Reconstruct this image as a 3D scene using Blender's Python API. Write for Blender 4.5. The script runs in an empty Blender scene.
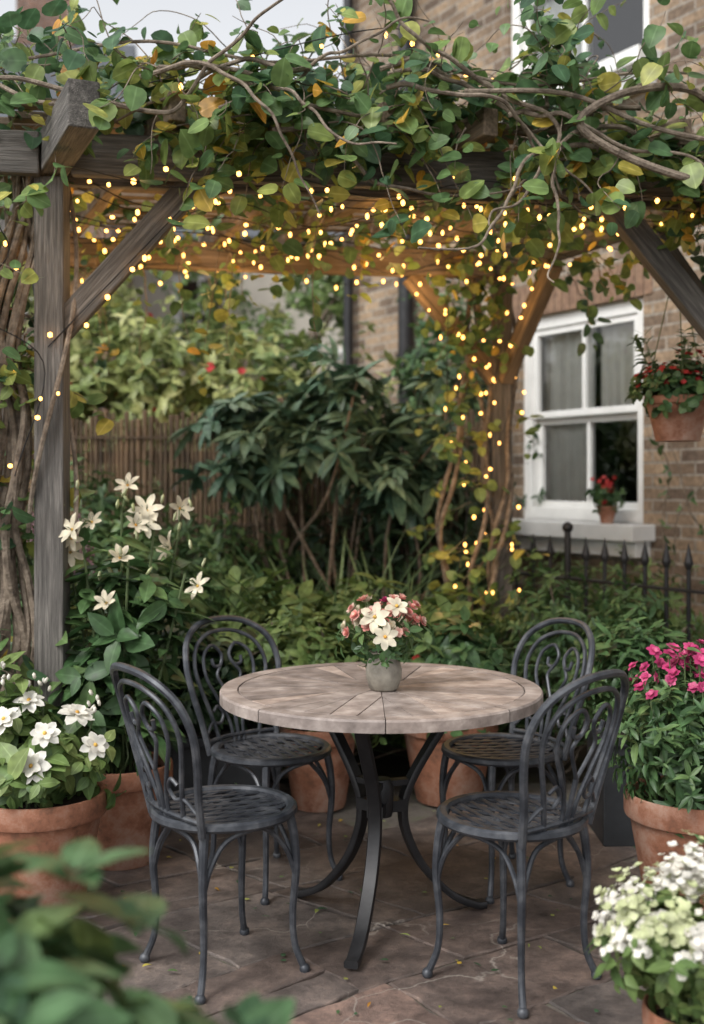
import bpy, bmesh, math, random
import numpy as np
from mathutils import Vector, Matrix
rng = np.random.default_rng(11); random.seed(11)
R = math.radians
scn = bpy.context.scene
scn.view_settings.view_transform = 'Standard'
scn.view_settings.look = 'None'
scn.view_settings.exposure = 0
COL = scn.collection

# ------------------------------------------------------------ helpers
def norm(a):
    return a / np.maximum(np.linalg.norm(a, axis=-1, keepdims=True), 1e-9)
def link(o, parent=None):
    COL.objects.link(o)
    if parent: o.parent = parent
    return o
def empty(name, loc=(0, 0, 0), rz=0):
    e = bpy.data.objects.new(name, None)
    e.empty_display_size = 0.1
    e.location = loc; e.rotation_euler = (0, 0, rz)
    return link(e)

# ------------------------------------------------------------ materials
def newmat(name):
    m = bpy.data.materials.new(name); m.use_nodes = True
    nt = m.node_tree; b = nt.nodes['Principled BSDF']
    return m, nt, b
def node(nt, t, **kw):
    n = nt.nodes.new(t)
    for k, v in kw.items():
        if k in n.inputs: n.inputs[k].default_value = v
        else: setattr(n, k, v)
    return n
def ramp(nt, cols, inp=None, interp='LINEAR'):
    n = nt.nodes.new('ShaderNodeValToRGB'); cr = n.color_ramp; cr.interpolation = interp
    while len(cr.elements) < len(cols): cr.elements.new(0.5)
    for e, (p, c) in zip(cr.elements, cols):
        e.position = p; e.color = (*c, 1)
    if inp is not None: nt.links.new(inp, n.inputs[0])
    return n
def even(cols):
    k = len(cols)
    return [(i / (k - 1), c) for i, c in enumerate(cols)]
def mixc(nt, fac, a, b, mode='MIX'):
    n = nt.nodes.new('ShaderNodeMix'); n.data_type = 'RGBA'; n.blend_type = mode
    for s, v in ((0, fac), (6, a), (7, b)):
        if isinstance(v, bpy.types.NodeSocket): nt.links.new(v, n.inputs[s])
        elif s == 0: n.inputs[0].default_value = v
        else: n.inputs[s].default_value = (*v, 1)
    return n.outputs[2]
def bump(nt, b, h, strength=0.4, dist=0.01):
    n = nt.nodes.new('ShaderNodeBump'); n.inputs['Strength'].default_value = strength
    n.inputs['Distance'].default_value = dist
    nt.links.new(h, n.inputs['Height']); nt.links.new(n.outputs[0], b.inputs['Normal'])
    return n

def leaf_mat(name, cols, trans=0.25, rough=0.42, vein=0.5, interp='LINEAR', pos=None):
    m, nt, b = newmat(name)
    at = node(nt, 'ShaderNodeAttribute', attribute_name='ld')
    sp = node(nt, 'ShaderNodeSeparateColor'); nt.links.new(at.outputs['Color'], sp.inputs[0])
    r = ramp(nt, pos if pos else even(cols), sp.outputs[0], interp)
    tc = node(nt, 'ShaderNodeTexCoord')
    nz = node(nt, 'ShaderNodeTexNoise', Scale=30.0, Detail=1.0); nt.links.new(tc.outputs['Object'], nz.inputs[0])
    mr = node(nt, 'ShaderNodeMapRange'); mr.inputs[1].default_value = .3; mr.inputs[2].default_value = .7
    mr.inputs[3].default_value = .68; mr.inputs[4].default_value = 1.22
    nt.links.new(nz.outputs[0], mr.inputs[0])
    cb = node(nt, 'ShaderNodeCombineColor')
    for i in range(3): nt.links.new(mr.outputs[0], cb.inputs[i])
    c = mixc(nt, 1.0, r.outputs[0], cb.outputs[0], 'MULTIPLY')
    if vein > 0:
        vr = ramp(nt, [(0, (vein,) * 3), (0.13, (0, 0, 0))], sp.outputs[1])
        hs = node(nt, 'ShaderNodeHueSaturation', Value=1.9, Saturation=.85); nt.links.new(c, hs.inputs['Color'])
        c = mixc(nt, vr.outputs[0], c, hs.outputs[0])
    nt.links.new(c, b.inputs['Base Color'])
    b.inputs['Roughness'].default_value = rough
    b.inputs['Specular IOR Level'].default_value = .4
    if trans > 0:
        tr = node(nt, 'ShaderNodeBsdfTranslucent'); nt.links.new(c, tr.inputs[0])
        mx = node(nt, 'ShaderNodeMixShader'); mx.inputs[0].default_value = trans
        nt.links.new(b.outputs[0], mx.inputs[1]); nt.links.new(tr.outputs[0], mx.inputs[2])
        nt.links.new(mx.outputs[0], nt.nodes['Material Output'].inputs[0])
    return m

def noise_mat(name, cols, scale=8, rough=.6, metal=0, bs=.3, bd=.005, stretch=None, detail=6, rr=0.0, attr=False, spec=.5, coord='Object'):
    m, nt, b = newmat(name)
    tc = node(nt, 'ShaderNodeTexCoord'); v = tc.outputs[coord]
    if stretch:
        mp = node(nt, 'ShaderNodeMapping'); mp.inputs['Scale'].default_value = stretch
        nt.links.new(v, mp.inputs[0]); v = mp.outputs[0]
    nz = node(nt, 'ShaderNodeTexNoise', Scale=float(scale), Detail=float(detail), Roughness=.62)
    nt.links.new(v, nz.inputs[0])
    k = len(cols)
    r = ramp(nt, [(.3 + .4 * i / (k - 1), c) for i, c in enumerate(cols)], nz.outputs[0])
    c = r.outputs[0]
    if attr:
        at = node(nt, 'ShaderNodeAttribute', attribute_name='ld')
        sp = node(nt, 'ShaderNodeSeparateColor'); nt.links.new(at.outputs['Color'], sp.inputs[0])
        rm = ramp(nt, [(0, (.62, .6, .6)), (.5, (1, .97, .95)), (1, (1.3, 1.2, 1.12))], sp.outputs[0])
        c = mixc(nt, 1.0, c, rm.outputs[0], 'MULTIPLY')
    nt.links.new(c, b.inputs['Base Color'])
    b.inputs['Roughness'].default_value = rough; b.inputs['Metallic'].default_value = metal
    b.inputs['Specular IOR Level'].default_value = spec
    if rr:
        mr = node(nt, 'ShaderNodeMapRange'); mr.inputs[3].default_value = rough - rr; mr.inputs[4].default_value = rough + rr
        nt.links.new(nz.outputs[0], mr.inputs[0]); nt.links.new(mr.outputs[0], b.inputs['Roughness'])
    if bs:
        n2 = node(nt, 'ShaderNodeTexNoise', Scale=float(scale) * 3, Detail=5.0); nt.links.new(v, n2.inputs[0])
        bump(nt, b, n2.outputs[0], bs, bd)
    return m

M = {}
M['iron'] = noise_mat('painted_iron', [(.024, .027, .034), (.048, .053, .063), (.11, .115, .125)], 16, .42, .3, .4, .003, rr=.16)
M['black'] = noise_mat('black_iron', [(.012, .012, .014), (.03, .03, .032)], 14, .45, .3, .2, .002)
M['wood'] = noise_mat('weathered_timber', [(.05, .046, .041), (.115, .105, .095), (.22, .2, .18)], 7, .8, 0, .8, .008, stretch=(.6, 11, 11))
M['slat'] = noise_mat('roof_slat_timber', [(.09, .065, .045), (.19, .14, .095), (.3, .22, .15)], 7, .75, 0, .6, .006, stretch=(.6, 9, 9))
M['fence'] = noise_mat('fence_reeds', [(.03, .02, .012), (.1, .068, .04), (.2, .135, .08)], 6, .8, 0, .5, .006, stretch=(8, 8, .9), attr=True)
M['ttop'] = noise_mat('table_top_wood', [(.14, .115, .103), (.27, .23, .21), (.43, .38, .35)], 12, .62, 0, .6, .005, attr=True, rr=.1)
M['white'] = noise_mat('white_paint', [(.7, .7, .68), (.82, .82, .8)], 6, .4, 0, .1, .002)
M['soil'] = noise_mat('potting_soil', [(.015, .011, .008), (.05, .036, .026)], 40, .95, 0, .8, .01)
M['ground'] = noise_mat('bed_earth', [(.02, .016, .011), (.045, .035, .024), (.05, .055, .025)], 3, .95, 0, .8, .02)
M['bark'] = noise_mat('vine_bark', [(.07, .052, .038), (.19, .148, .11), (.32, .26, .2)], 25, .8, 0, .8, .008)
M['stem'] = noise_mat('green_stem', [(.05, .085, .03), (.1, .13, .05)], 20, .6, 0, .2, .002)
M['slate'] = noise_mat('slate_roof', [(.05, .055, .065), (.1, .11, .125)], 5, .6, 0, .4, .01)
M['curtain'] = noise_mat('net_curtain', [(.68, .68, .66), (.82, .82, .8)], 5, .9, 0, 0)
M['room'] = noise_mat('room_dark', [(.05, .048, .044), (.1, .095, .085)], 3, .9, 0, 0)
M['render'] = noise_mat('cream_render', [(.50, .46, .39), (.62, .58, .5)], 2, .85, 0, .2, .01)
M['vase'] = noise_mat('stoneware', [(.11, .10, .08), (.22, .2, .165), (.33, .31, .26)], 16, .6, 0, .5, .005)
M['planter'] = noise_mat('dark_planter', [(.014, .016, .018), (.032, .034, .038)], 9, .55, 0, .3, .004)

def terracotta():
    m, nt, b = newmat('terracotta')
    tc = node(nt, 'ShaderNodeTexCoord')
    nz = node(nt, 'ShaderNodeTexNoise', Scale=9.0, Detail=9.0, Roughness=.7); nt.links.new(tc.outputs['Object'], nz.inputs[0])
    r = ramp(nt, [(.3, (.15, .062, .036)), (.5, (.30, .125, .07)), (.7, (.42, .2, .12))], nz.outputs[0])
    n2 = node(nt, 'ShaderNodeTexNoise', Scale=4.5, Detail=9.0, Roughness=.78); nt.links.new(tc.outputs['Object'], n2.inputs[0])
    f = ramp(nt, [(.47, (0, 0, 0)), (.68, (.8, .8, .8))], n2.outputs[0])
    c = mixc(nt, f.outputs[0], r.outputs[0], (.36, .27, .22))
    f2 = ramp(nt, [(.3, (.85, .85, .85)), (.44, (0, 0, 0))], n2.outputs[0])
    c = mixc(nt, f2.outputs[0], c, (.09, .065, .04))
    nt.links.new(c, b.inputs['Base Color']); b.inputs['Roughness'].default_value = .8
    bump(nt, b, nz.outputs[0], .4, .01)
    return m
M['terra'] = terracotta()

def brickmat(name, c1, c2, mo):
    m, nt, b = newmat(name)
    tc = node(nt, 'ShaderNodeTexCoord'); sp = node(nt, 'ShaderNodeSeparateXYZ'); nt.links.new(tc.outputs['Object'], sp.inputs[0])
    ad = node(nt, 'ShaderNodeMath', operation='ADD'); nt.links.new(sp.outputs[0], ad.inputs[0]); nt.links.new(sp.outputs[1], ad.inputs[1])
    cb = node(nt, 'ShaderNodeCombineXYZ'); nt.links.new(ad.outputs[0], cb.inputs[0]); nt.links.new(sp.outputs[2], cb.inputs[1])
    wn = node(nt, 'ShaderNodeTexNoise', Scale=9.0, Detail=3.0); nt.links.new(tc.outputs['Object'], wn.inputs[0])
    va = node(nt, 'ShaderNodeVectorMath', operation='SCALE'); va.inputs[3].default_value = .007
    nt.links.new(wn.outputs[1], va.inputs[0])
    vb = node(nt, 'ShaderNodeVectorMath', operation='ADD'); nt.links.new(cb.outputs[0], vb.inputs[0]); nt.links.new(va.outputs[0], vb.inputs[1])
    bt = node(nt, 'ShaderNodeTexBrick'); bt.offset = .5
    for k, v in (('Scale', 1.0), ('Brick Width', .225), ('Row Height', .075), ('Mortar Size', .008), ('Mortar Smooth', .15), ('Bias', -.1)):
        bt.inputs[k].default_value = v
    bt.inputs['Color1'].default_value = (*c1, 1); bt.inputs['Color2'].default_value = (*c2, 1); bt.inputs['Mortar'].default_value = (*mo, 1)
    nt.links.new(vb.outputs[0], bt.inputs[0])
    nz = node(nt, 'ShaderNodeTexNoise', Scale=1.1, Detail=9.0, Roughness=.75); nt.links.new(tc.outputs['Object'], nz.inputs[0])
    r = ramp(nt, [(.3, (.5, .46, .43)), (.55, (1, 1, 1)), (.75, (1.3, 1.25, 1.15))], nz.outputs[0])
    n3 = node(nt, 'ShaderNodeTexNoise', Scale=30.0, Detail=5.0); nt.links.new(tc.outputs['Object'], n3.inputs[0])
    r3 = ramp(nt, [(.3, (.65, .65, .65)), (.7, (1.3, 1.3, 1.3))], n3.outputs[0])
    c = mixc(nt, 1.0, bt.outputs[0], r.outputs[0], 'MULTIPLY'); c = mixc(nt, 1.0, c, r3.outputs[0], 'MULTIPLY')
    nt.links.new(c, b.inputs['Base Color']); b.inputs['Roughness'].default_value = .88
    iv = node(nt, 'ShaderNodeMath', operation='SUBTRACT'); iv.inputs[0].default_value = 1; nt.links.new(bt.outputs['Fac'], iv.inputs[1])
    ml = node(nt, 'ShaderNodeMath', operation='MULTIPLY_ADD'); nt.links.new(n3.outputs[0], ml.inputs[0]); ml.inputs[1].default_value = .5
    nt.links.new(iv.outputs[0], ml.inputs[2])
    bump(nt, b, ml.outputs[0], .9, .01)
    return m
M['brick'] = brickmat('london_stock_brick', (.36, .26, .17), (.11, .078, .06), (.34, .3, .25))
M['brick2'] = brickmat('red_brick', (.3, .17, .12), (.2, .12, .09), (.25, .22, .2))
M['lintel'] = noise_mat('soldier_brick', [(.14, .08, .055), (.3, .19, .12)], 20, .85, 0, .4, .005)

def glassmat():
    m, nt, b = newmat('window_glass')
    nt.nodes.remove(b)
    t = node(nt, 'ShaderNodeBsdfTransparent'); g = node(nt, 'ShaderNodeBsdfGlossy', Roughness=.02)
    t.inputs[0].default_value = (.9, .92, .91, 1)
    lw = node(nt, 'ShaderNodeFresnel', IOR=1.5)
    mt = node(nt, 'ShaderNodeMath', operation='ADD'); mt.inputs[1].default_value = .08; nt.links.new(lw.outputs[0], mt.inputs[0])
    mx = node(nt, 'ShaderNodeMixShader'); nt.links.new(mt.outputs[0], mx.inputs[0])
    nt.links.new(t.outputs[0], mx.inputs[1]); nt.links.new(g.outputs[0], mx.inputs[2])
    nt.links.new(mx.outputs[0], nt.nodes['Material Output'].inputs[0])
    return m
M['glass'] = glassmat()

def flagmat():
    m, nt, b = newmat('flagstone')
    tc = node(nt, 'ShaderNodeTexCoord')
    at = node(nt, 'ShaderNodeAttribute', attribute_name='ld')
    sp = node(nt, 'ShaderNodeSeparateColor'); nt.links.new(at.outputs['Color'], sp.inputs[0])
    base = ramp(nt, [(0, (.08, .067, .06)), (.3, (.125, .1, .088)), (.55, (.155, .118, .102)), (.8, (.135, .118, .108)), (1, (.19, .128, .105))], sp.outputs[0])
    nz = node(nt, 'ShaderNodeTexNoise', Scale=7.0, Detail=10.0, Roughness=.76); nt.links.new(tc.outputs['Object'], nz.inputs[0])
    r = ramp(nt, [(.32, (.35, .35, .36)), (.5, (.9, .9, .9)), (.68, (1.85, 1.78, 1.7))], nz.outputs[0])
    c = mixc(nt, 1.0, base.outputs[0], r.outputs[0], 'MULTIPLY')
    n6 = node(nt, 'ShaderNodeTexNoise', Scale=1.3, Detail=6.0, Roughness=.6); nt.links.new(tc.outputs['Object'], n6.inputs[0])
    r6 = ramp(nt, [(.35, (.55, .55, .57)), (.6, (1.15, 1.12, 1.1))], n6.outputs[0])
    c = mixc(nt, 1.0, c, r6.outputs[0], 'MULTIPLY')
    vo = node(nt, 'ShaderNodeTexVoronoi', feature='DISTANCE_TO_EDGE', Scale=2.3)
    wv = node(nt, 'ShaderNodeTexNoise', Scale=3.0, Detail=7.0); nt.links.new(tc.outputs['Object'], wv.inputs[0])
    vm = mixc(nt, .3, tc.outputs['Object'], wv.outputs[1])
    nt.links.new(vm, vo.inputs[0])
    cr = ramp(nt, [(0, (.8, .8, .8)), (.008, (0, 0, 0))], vo.outputs[0])
    n5 = node(nt, 'ShaderNodeTexNoise', Scale=2.6, Detail=3.0); nt.links.new(tc.outputs['Object'], n5.inputs[0])
    r5 = ramp(nt, [(.46, (0, 0, 0)), (.58, (1, 1, 1))], n5.outputs[0])
    crm = mixc(nt, 1.0, cr.outputs[0], r5.outputs[0], 'MULTIPLY')
    c = mixc(nt, crm, c, (.36, .32, .28))
    nt.links.new(c, b.inputs['Base Color'])
    mr = node(nt, 'ShaderNodeMapRange'); mr.inputs[1].default_value = .3; mr.inputs[2].default_value = .7; mr.inputs[3].default_value = .34; mr.inputs[4].default_value = .78
    nt.links.new(n6.outputs[0], mr.inputs[0]); nt.links.new(mr.outputs[0], b.inputs['Roughness'])
    bump(nt, b, nz.outputs[0], .8, .018)
    return m
M['flag'] = flagmat()
M['mortar'] = noise_mat('patio_mortar', [(.05, .043, .035), (.12, .105, .09), (.09, .095, .055)], 12, .9, 0, .5, .006)

def bulbmat():
    m, nt, b = newmat('lit_bulb')
    nt.nodes.remove(b)
    e = node(nt, 'ShaderNodeEmission'); e.inputs[0].default_value = (1, .47, .11, 1); e.inputs[1].default_value = 7
    nt.links.new(e.outputs[0], nt.nodes['Material Output'].inputs[0])
    m.cycles.emission_sampling = 'NONE'
    return m
M['bulb'] = bulbmat()

# leaf colours
M['l_vine'] = leaf_mat('vine_leaf', None, .35, .42, .45, pos=[(0, (.035, .085, .047)), (.28, (.072, .15, .068)), (.5, (.14, .24, .08)), (.68, (.27, .34, .09)), (.82, (.44, .43, .10)), (.93, (.62, .42, .06)), (1, (.6, .28, .05))])
M['l_yel'] = leaf_mat('leaf_yellow_green', [(.09, .14, .045), (.21, .27, .085), (.36, .39, .15), (.5, .48, .23)], .3)
M['l_rhodo'] = leaf_mat('leaf_rhododendron', [(.055, .12, .08), (.11, .2, .13), (.21, .31, .2)], .12, .3, .7)
M['l_dark'] = leaf_mat('leaf_dark', [(.016, .036, .018), (.038, .075, .032), (.065, .11, .048)], .2)
M['l_mid'] = leaf_mat('leaf_mid', [(.032, .075, .03), (.07, .14, .05), (.14, .22, .075)], .25)
M['l_light'] = leaf_mat('leaf_light', [(.065, .125, .04), (.14, .22, .065), (.27, .34, .12)], .28)
M['l_grass'] = leaf_mat('leaf_grass', [(.06, .13, .06), (.13, .22, .1), (.24, .34, .17)], .25)
M['l_fore'] = leaf_mat('leaf_fore', [(.035, .08, .04), (.07, .145, .06), (.12, .2, .09), (.27, .33, .09)], .25, .35, .7)
M['p_white'] = leaf_mat('petal_white', [(.74, .71, .62), (.82, .8, .74)], .25, .6, 0)
M['p_cream'] = leaf_mat('petal_cream', [(.7, .62, .46), (.8, .74, .58)], .25, .6, 0)
M['p_pink'] = leaf_mat('petal_coral', [(.6, .17, .15), (.7, .3, .26), (.75, .47, .4), (.75, .6, .48)], .25, .6, 0)
M['p_mag'] = leaf_mat('petal_magenta', [(.3, .02, .09), (.5, .05, .17), (.62, .14, .26)], .2, .55, 0)
M['p_red'] = leaf_mat('petal_red', [(.35, .015, .02), (.5, .05, .04)], .2, .55, 0)
M['p_lilac'] = leaf_mat('petal_lilac', [(.35, .2, .25), (.48, .32, .35)], .2, .6, 0)
M['p_green'] = leaf_mat('petal_green', [(.45, .5, .25), (.6, .62, .4)], .2, .6, 0)
M['stamen'] = leaf_mat('stamen', [(.6, .3, .05), (.7, .45, .1)], 0, .7, 0)

# ------------------------------------------------------------ leaf templates
def tmpl(prof, fold=.25, droop=.25, curl=1.0):
    V = []; T = []; D = []
    rows = []
    for i, (v, w) in enumerate(prof):
        zc = -droop * v ** 2 * curl
        if w < 1e-4:
            rows.append([len(V)]); V.append((0, v, zc)); D.append((0, v))
        else:
            k = len(V); rows.append([k, k + 1, k + 2])
            V += [(-w / 2, v, zc + fold * w / 2 * .5), (0, v, zc), (w / 2, v, zc + fold * w / 2 * .5)]
            D += [(1, v), (0, v), (1, v)]
    for a, b in zip(rows[:-1], rows[1:]):
        if len(a) == 1 and len(b) == 3: T += [(a[0], b[1], b[0]), (a[0], b[2], b[1])]
        elif len(a) == 3 and len(b) == 1: T += [(a[0], a[1], b[0]), (a[1], a[2], b[0])]
        elif len(a) == 3:
            for j in (0, 1): T += [(a[j], a[j + 1], b[j + 1]), (a[j], b[j + 1], b[j])]
    return np.array(V, float), np.array(T), np.array(D, float)
T_OV = tmpl([(0, 0), (.12, .55), (.3, .95), (.5, 1), (.72, .7), (.9, .28), (1, 0)])
T_OS = tmpl([(0, 0), (.3, .95), (.65, .85), (1, 0)])
T_RD = tmpl([(0, 0), (.02, .5), (.15, .9), (.4, 1.05), (.65, .9), (.87, .5), (1, 0)], .2, .2)
T_LN = tmpl([(0, 0), (.2, .75), (.5, 1), (.8, .65), (1, 0)], .25, .22)
T_LS = tmpl([(0, 0), (.35, 1), (.75, .7), (1, 0)], .25, .22)
T_BL = tmpl([(0, .5), (.15, .85), (.3, 1), (.45, 1), (.6, .9), (.75, .7), (.88, .4), (1, 0)], .012, .75)
T_PT = tmpl([(0, .25), (.3, .8), (.6, 1), (.85, .7), (1, 0)], .25, .25)
T_PR = tmpl([(0, .3), (.3, .85), (.6, 1.05), (.88, .8), (1, .25)], .2, -.15)
def ico():
    bm = bmesh.new(); bmesh.ops.create_icosphere(bm, subdivisions=1, radius=.5)
    V = np.array([v.co[:] for v in bm.verts]); T = np.array([[v.index for v in f.verts] for f in bm.faces]); bm.free()
    return V, T, np.full((len(V), 2), .8)
T_ICO = ico()

class Leaves:
    def __init__(s): s.V = []; s.F = []; s.D = []; s.M = []; s.n = 0
    def add(s, P, D, U, L, W, T, mi=0, rv=None):
        P = np.atleast_2d(np.asarray(P, float)); N = len(P)
        if N == 0: return
        D = norm(np.broadcast_to(D, (N, 3)).astype(float)); U = np.broadcast_to(U, (N, 3)).astype(float)
        S = norm(np.cross(D, U)); Nn = np.cross(S, D)
        L = np.broadcast_to(L, N)[:, None, None]; W = np.broadcast_to(W, N)[:, None, None]
        tv, tt, td = T
        zs = rng.uniform(.3, 1.5, (N, 1, 1)) if T is not T_ICO else 1.0
        v = P[:, None] + S[:, None] * tv[None, :, 0:1] * W + D[:, None] * tv[None, :, 1:2] * L + Nn[:, None] * tv[None, :, 2:3] * L * zs
        k = len(tv)
        f = tt[None] + (np.arange(N) * k)[:, None, None] + s.n
        rnd = rng.random(N) if rv is None else np.broadcast_to(rv, N)
        d = np.ones((N, k, 4)); d[:, :, 0] = rnd[:, None]; d[:, :, 1] = td[None, :, 0]; d[:, :, 2] = td[None, :, 1]
        s.V.append(v.reshape(-1, 3)); s.F.append(f.reshape(-1, 3)); s.D.append(d.reshape(-1, 4))
        s.M.append(np.full(N * len(tt), mi)); s.n += N * k
    def build(s, name, mats, parent=None):
        V = np.concatenate(s.V); F = np.concatenate(s.F); D = np.concatenate(s.D); Mi = np.concatenate(s.M)
        me = bpy.data.meshes.new(name)
        me.vertices.add(len(V)); me.vertices.foreach_set('co', V.ravel())
        me.loops.add(F.size); me.loops.foreach_set('vertex_index', F.ravel().astype(np.int32))
        me.polygons.add(len(F)); me.polygons.foreach_set('loop_start', np.arange(0, F.size, 3, dtype=np.int32))
        me.polygons.foreach_set('material_index', Mi.astype(np.int32))
        me.polygons.foreach_set('use_smooth', np.ones(len(F), bool))
        a = me.attributes.new('ld', 'FLOAT_COLOR', 'POINT'); a.data.foreach_set('color', D.ravel())
        me.update(calc_edges=True)
        for m in mats: me.materials.append(M[m])
        return link(bpy.data.objects.new(name, me), parent)

def basis(D):
    D = norm(D); ref = np.where(np.abs(D[:, 2:3]) > .9, np.array([[1., 0, 0]]), np.array([[0, 0, 1.]]))
    a = norm(np.cross(D, ref)); return a, np.cross(D, a)
UP = np.array([0, 0, 1.])
def cluster(acc, C, Dr, n, tw, L, W, T, spread=.9, mi=0, grav=.1, jit=.25, flat=.5):
    C = np.atleast_2d(C); Dr = norm(np.atleast_2d(Dr)); Mn = len(C)
    a, b = basis(Dr)
    ph = rng.uniform(0, 6.28, Mn)
    tone = rng.random(Mn); csz = rng.uniform(.7, 1.25, Mn)
    for k in range(n):
        t = (k + .6) / n
        an = ph + k * 2.4 + rng.normal(0, .3, Mn)
        side = a * np.cos(an)[:, None] + b * np.sin(an)[:, None]
        ld = norm(Dr * (1.15 - spread) + side * spread + rng.normal(0, jit, (Mn, 3)) - UP * grav)
        U = norm(Dr + UP * flat + rng.normal(0, .3, (Mn, 3)))
        sc = rng.uniform(.65, 1.2, Mn) * (1 - .25 * t) * csz
        acc.add(C + Dr * tw * t, ld, U, L * sc, W * sc, T, mi, rv=np.clip(tone * .6 + rng.random(Mn) * .4, 0, 1))
def blob_pts(blobs, Mn, rmin=.55):
    w = np.array([np.prod(b[1]) ** .67 for b in blobs]); w /= w.sum()
    idx = rng.choice(len(blobs), Mn, p=w)
    d = norm(rng.normal(0, 1, (Mn, 3)))
    c = np.array([b[0] for b in blobs])[idx]; r = np.array([b[1] for b in blobs])[idx]
    ph = idx * 1.7
    lump = 1 + .2 * np.sin(5 * d[:, 0] + ph) * np.cos(4.3 * d[:, 2] + ph * 2) + .14 * np.sin(9 * d[:, 1] + 7 * d[:, 2] + ph)
    rr = rng.uniform(rmin, 1, Mn) * lump + np.where(rng.random(Mn) < .1, rng.uniform(0, .3, Mn), 0)
    P = c + d * rr[:, None] * r
    out = norm(d / r)
    k = P[:, 2] > .04
    return P[k], out[k]

class Tubes:
    def __init__(s): s.V = []; s.F = []; s.n = 0
    def add(s, pts, r, sides=7, up=None, rh=None):
        P = np.asarray(pts, float); n = len(P)
        r = np.broadcast_to(r, n); rhh = r if rh is None else np.broadcast_to(rh, n)
        T = norm(np.gradient(P, axis=0))
        if up is None:
            ref = np.array([0, 0, 1.]) if abs(T[0, 2]) < .9 else np.array([1., 0, 0])
            Nn = norm(np.cross(T[0], ref)); fr = []
            for t in T:
                Nn = norm(Nn - t * np.dot(Nn, t)); fr.append(Nn)
            S = np.array(fr); Q = np.cross(T, S)
        else:
            S = norm(np.cross(T, np.asarray(up, float))); Q = np.cross(S, T)
        an = np.arange(sides) * 2 * math.pi / sides
        ca, sa = np.cos(an), np.sin(an)
        if up is not None:
            an = np.array([.5, 1.07, 2.07, 2.64, 3.64, 4.21, 5.21, 5.78]); sides = 8
            ca, sa = np.sign(np.cos(an)) * np.abs(np.cos(an)) ** .45, np.sign(np.sin(an)) * np.abs(np.sin(an)) ** .45
        V = P[:, None] + S[:, None] * (ca[None, :, None] * r[:, None, None]) + Q[:, None] * (sa[None, :, None] * rhh[:, None, None])
        base = s.n
        s.V += V.reshape(-1, 3).tolist()
        for i in range(n - 1):
            for j in range(sides):
                a = base + i * sides + j; b = base + i * sides + (j + 1) % sides
                s.F.append((a, b, b + sides, a + sides))
        s.F.append(tuple(base + j for j in range(sides))[::-1])
        s.F.append(tuple(base + (n - 1) * sides + j for j in range(sides)))
        s.n += n * sides
    def raw(s, V, F):
        s.F += [tuple(i + s.n for i in f) for f in F]; s.V += [tuple(v) for v in V]; s.n += len(V)
    def ball(s, c, r, k=8):
        prof = [(math.sin(math.pi * i / k) * r, -math.cos(math.pi * i / k) * r) for i in range(k + 1)]
        s.lathe(prof, c, 10)
    def lathe(s, prof, c=(0, 0, 0), seg=40):
        V = []; F = []
        for (r, z) in prof:
            for j in range(seg):
                a = 2 * math.pi * j / seg; V.append((c[0] + r * math.cos(a), c[1] + r * math.sin(a), c[2] + z))
        for i in range(len(prof) - 1):
            for j in range(seg):
                a = i * seg + j; b = i * seg + (j + 1) % seg
                F.append((a, b, b + seg, a + seg))
        s.raw(V, F)
    def box(s, c, sz, rot=None):
        V = []
        for x in (-.5, .5):
            for y in (-.5, .5):
                for z in (-.5, .5):
                    v = Vector((x * sz[0], y * sz[1], z * sz[2]))
                    if rot is not None: v = rot @ v
                    V.append((v.x + c[0], v.y + c[1], v.z + c[2]))
        s.raw(V, [(0, 1, 3, 2), (4, 6, 7, 5), (0, 4, 5, 1), (2, 3, 7, 6), (0, 2, 6, 4), (1, 5, 7, 3)])
    def build(s, name, mat, parent=None, smooth=True, bevel=0):
        me = bpy.data.meshes.new(name); me.from_pydata(s.V, [], s.F); me.update()
        me.materials.append(M[mat])
        o = link(bpy.data.objects.new(name, me), parent)
        if smooth:
            me.polygons.foreach_set('use_smooth', np.ones(len(me.polygons), bool))
            me.set_sharp_from_angle(angle=R(38))
        if bevel:
            b = o.modifiers.new('bevel', 'BEVEL'); b.width = bevel; b.segments = 2; b.limit_method = 'ANGLE'
        return o

def cat(pts, n=6):
    P = np.asarray(pts, float); P = np.vstack([2 * P[0] - P[1], P, 2 * P[-1] - P[-2]]); out = []
    for i in range(1, len(P) - 2):
        for t in np.arange(n) / n:
            p0, p1, p2, p3 = P[i - 1:i + 3]
            out.append(.5 * ((2 * p1) + (-p0 + p2) * t + (2 * p0 - 5 * p1 + 4 * p2 - p3) * t * t + (-p0 + 3 * p1 - 3 * p2 + p3) * t ** 3))
    out.append(P[-2]); return np.array(out)

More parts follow.
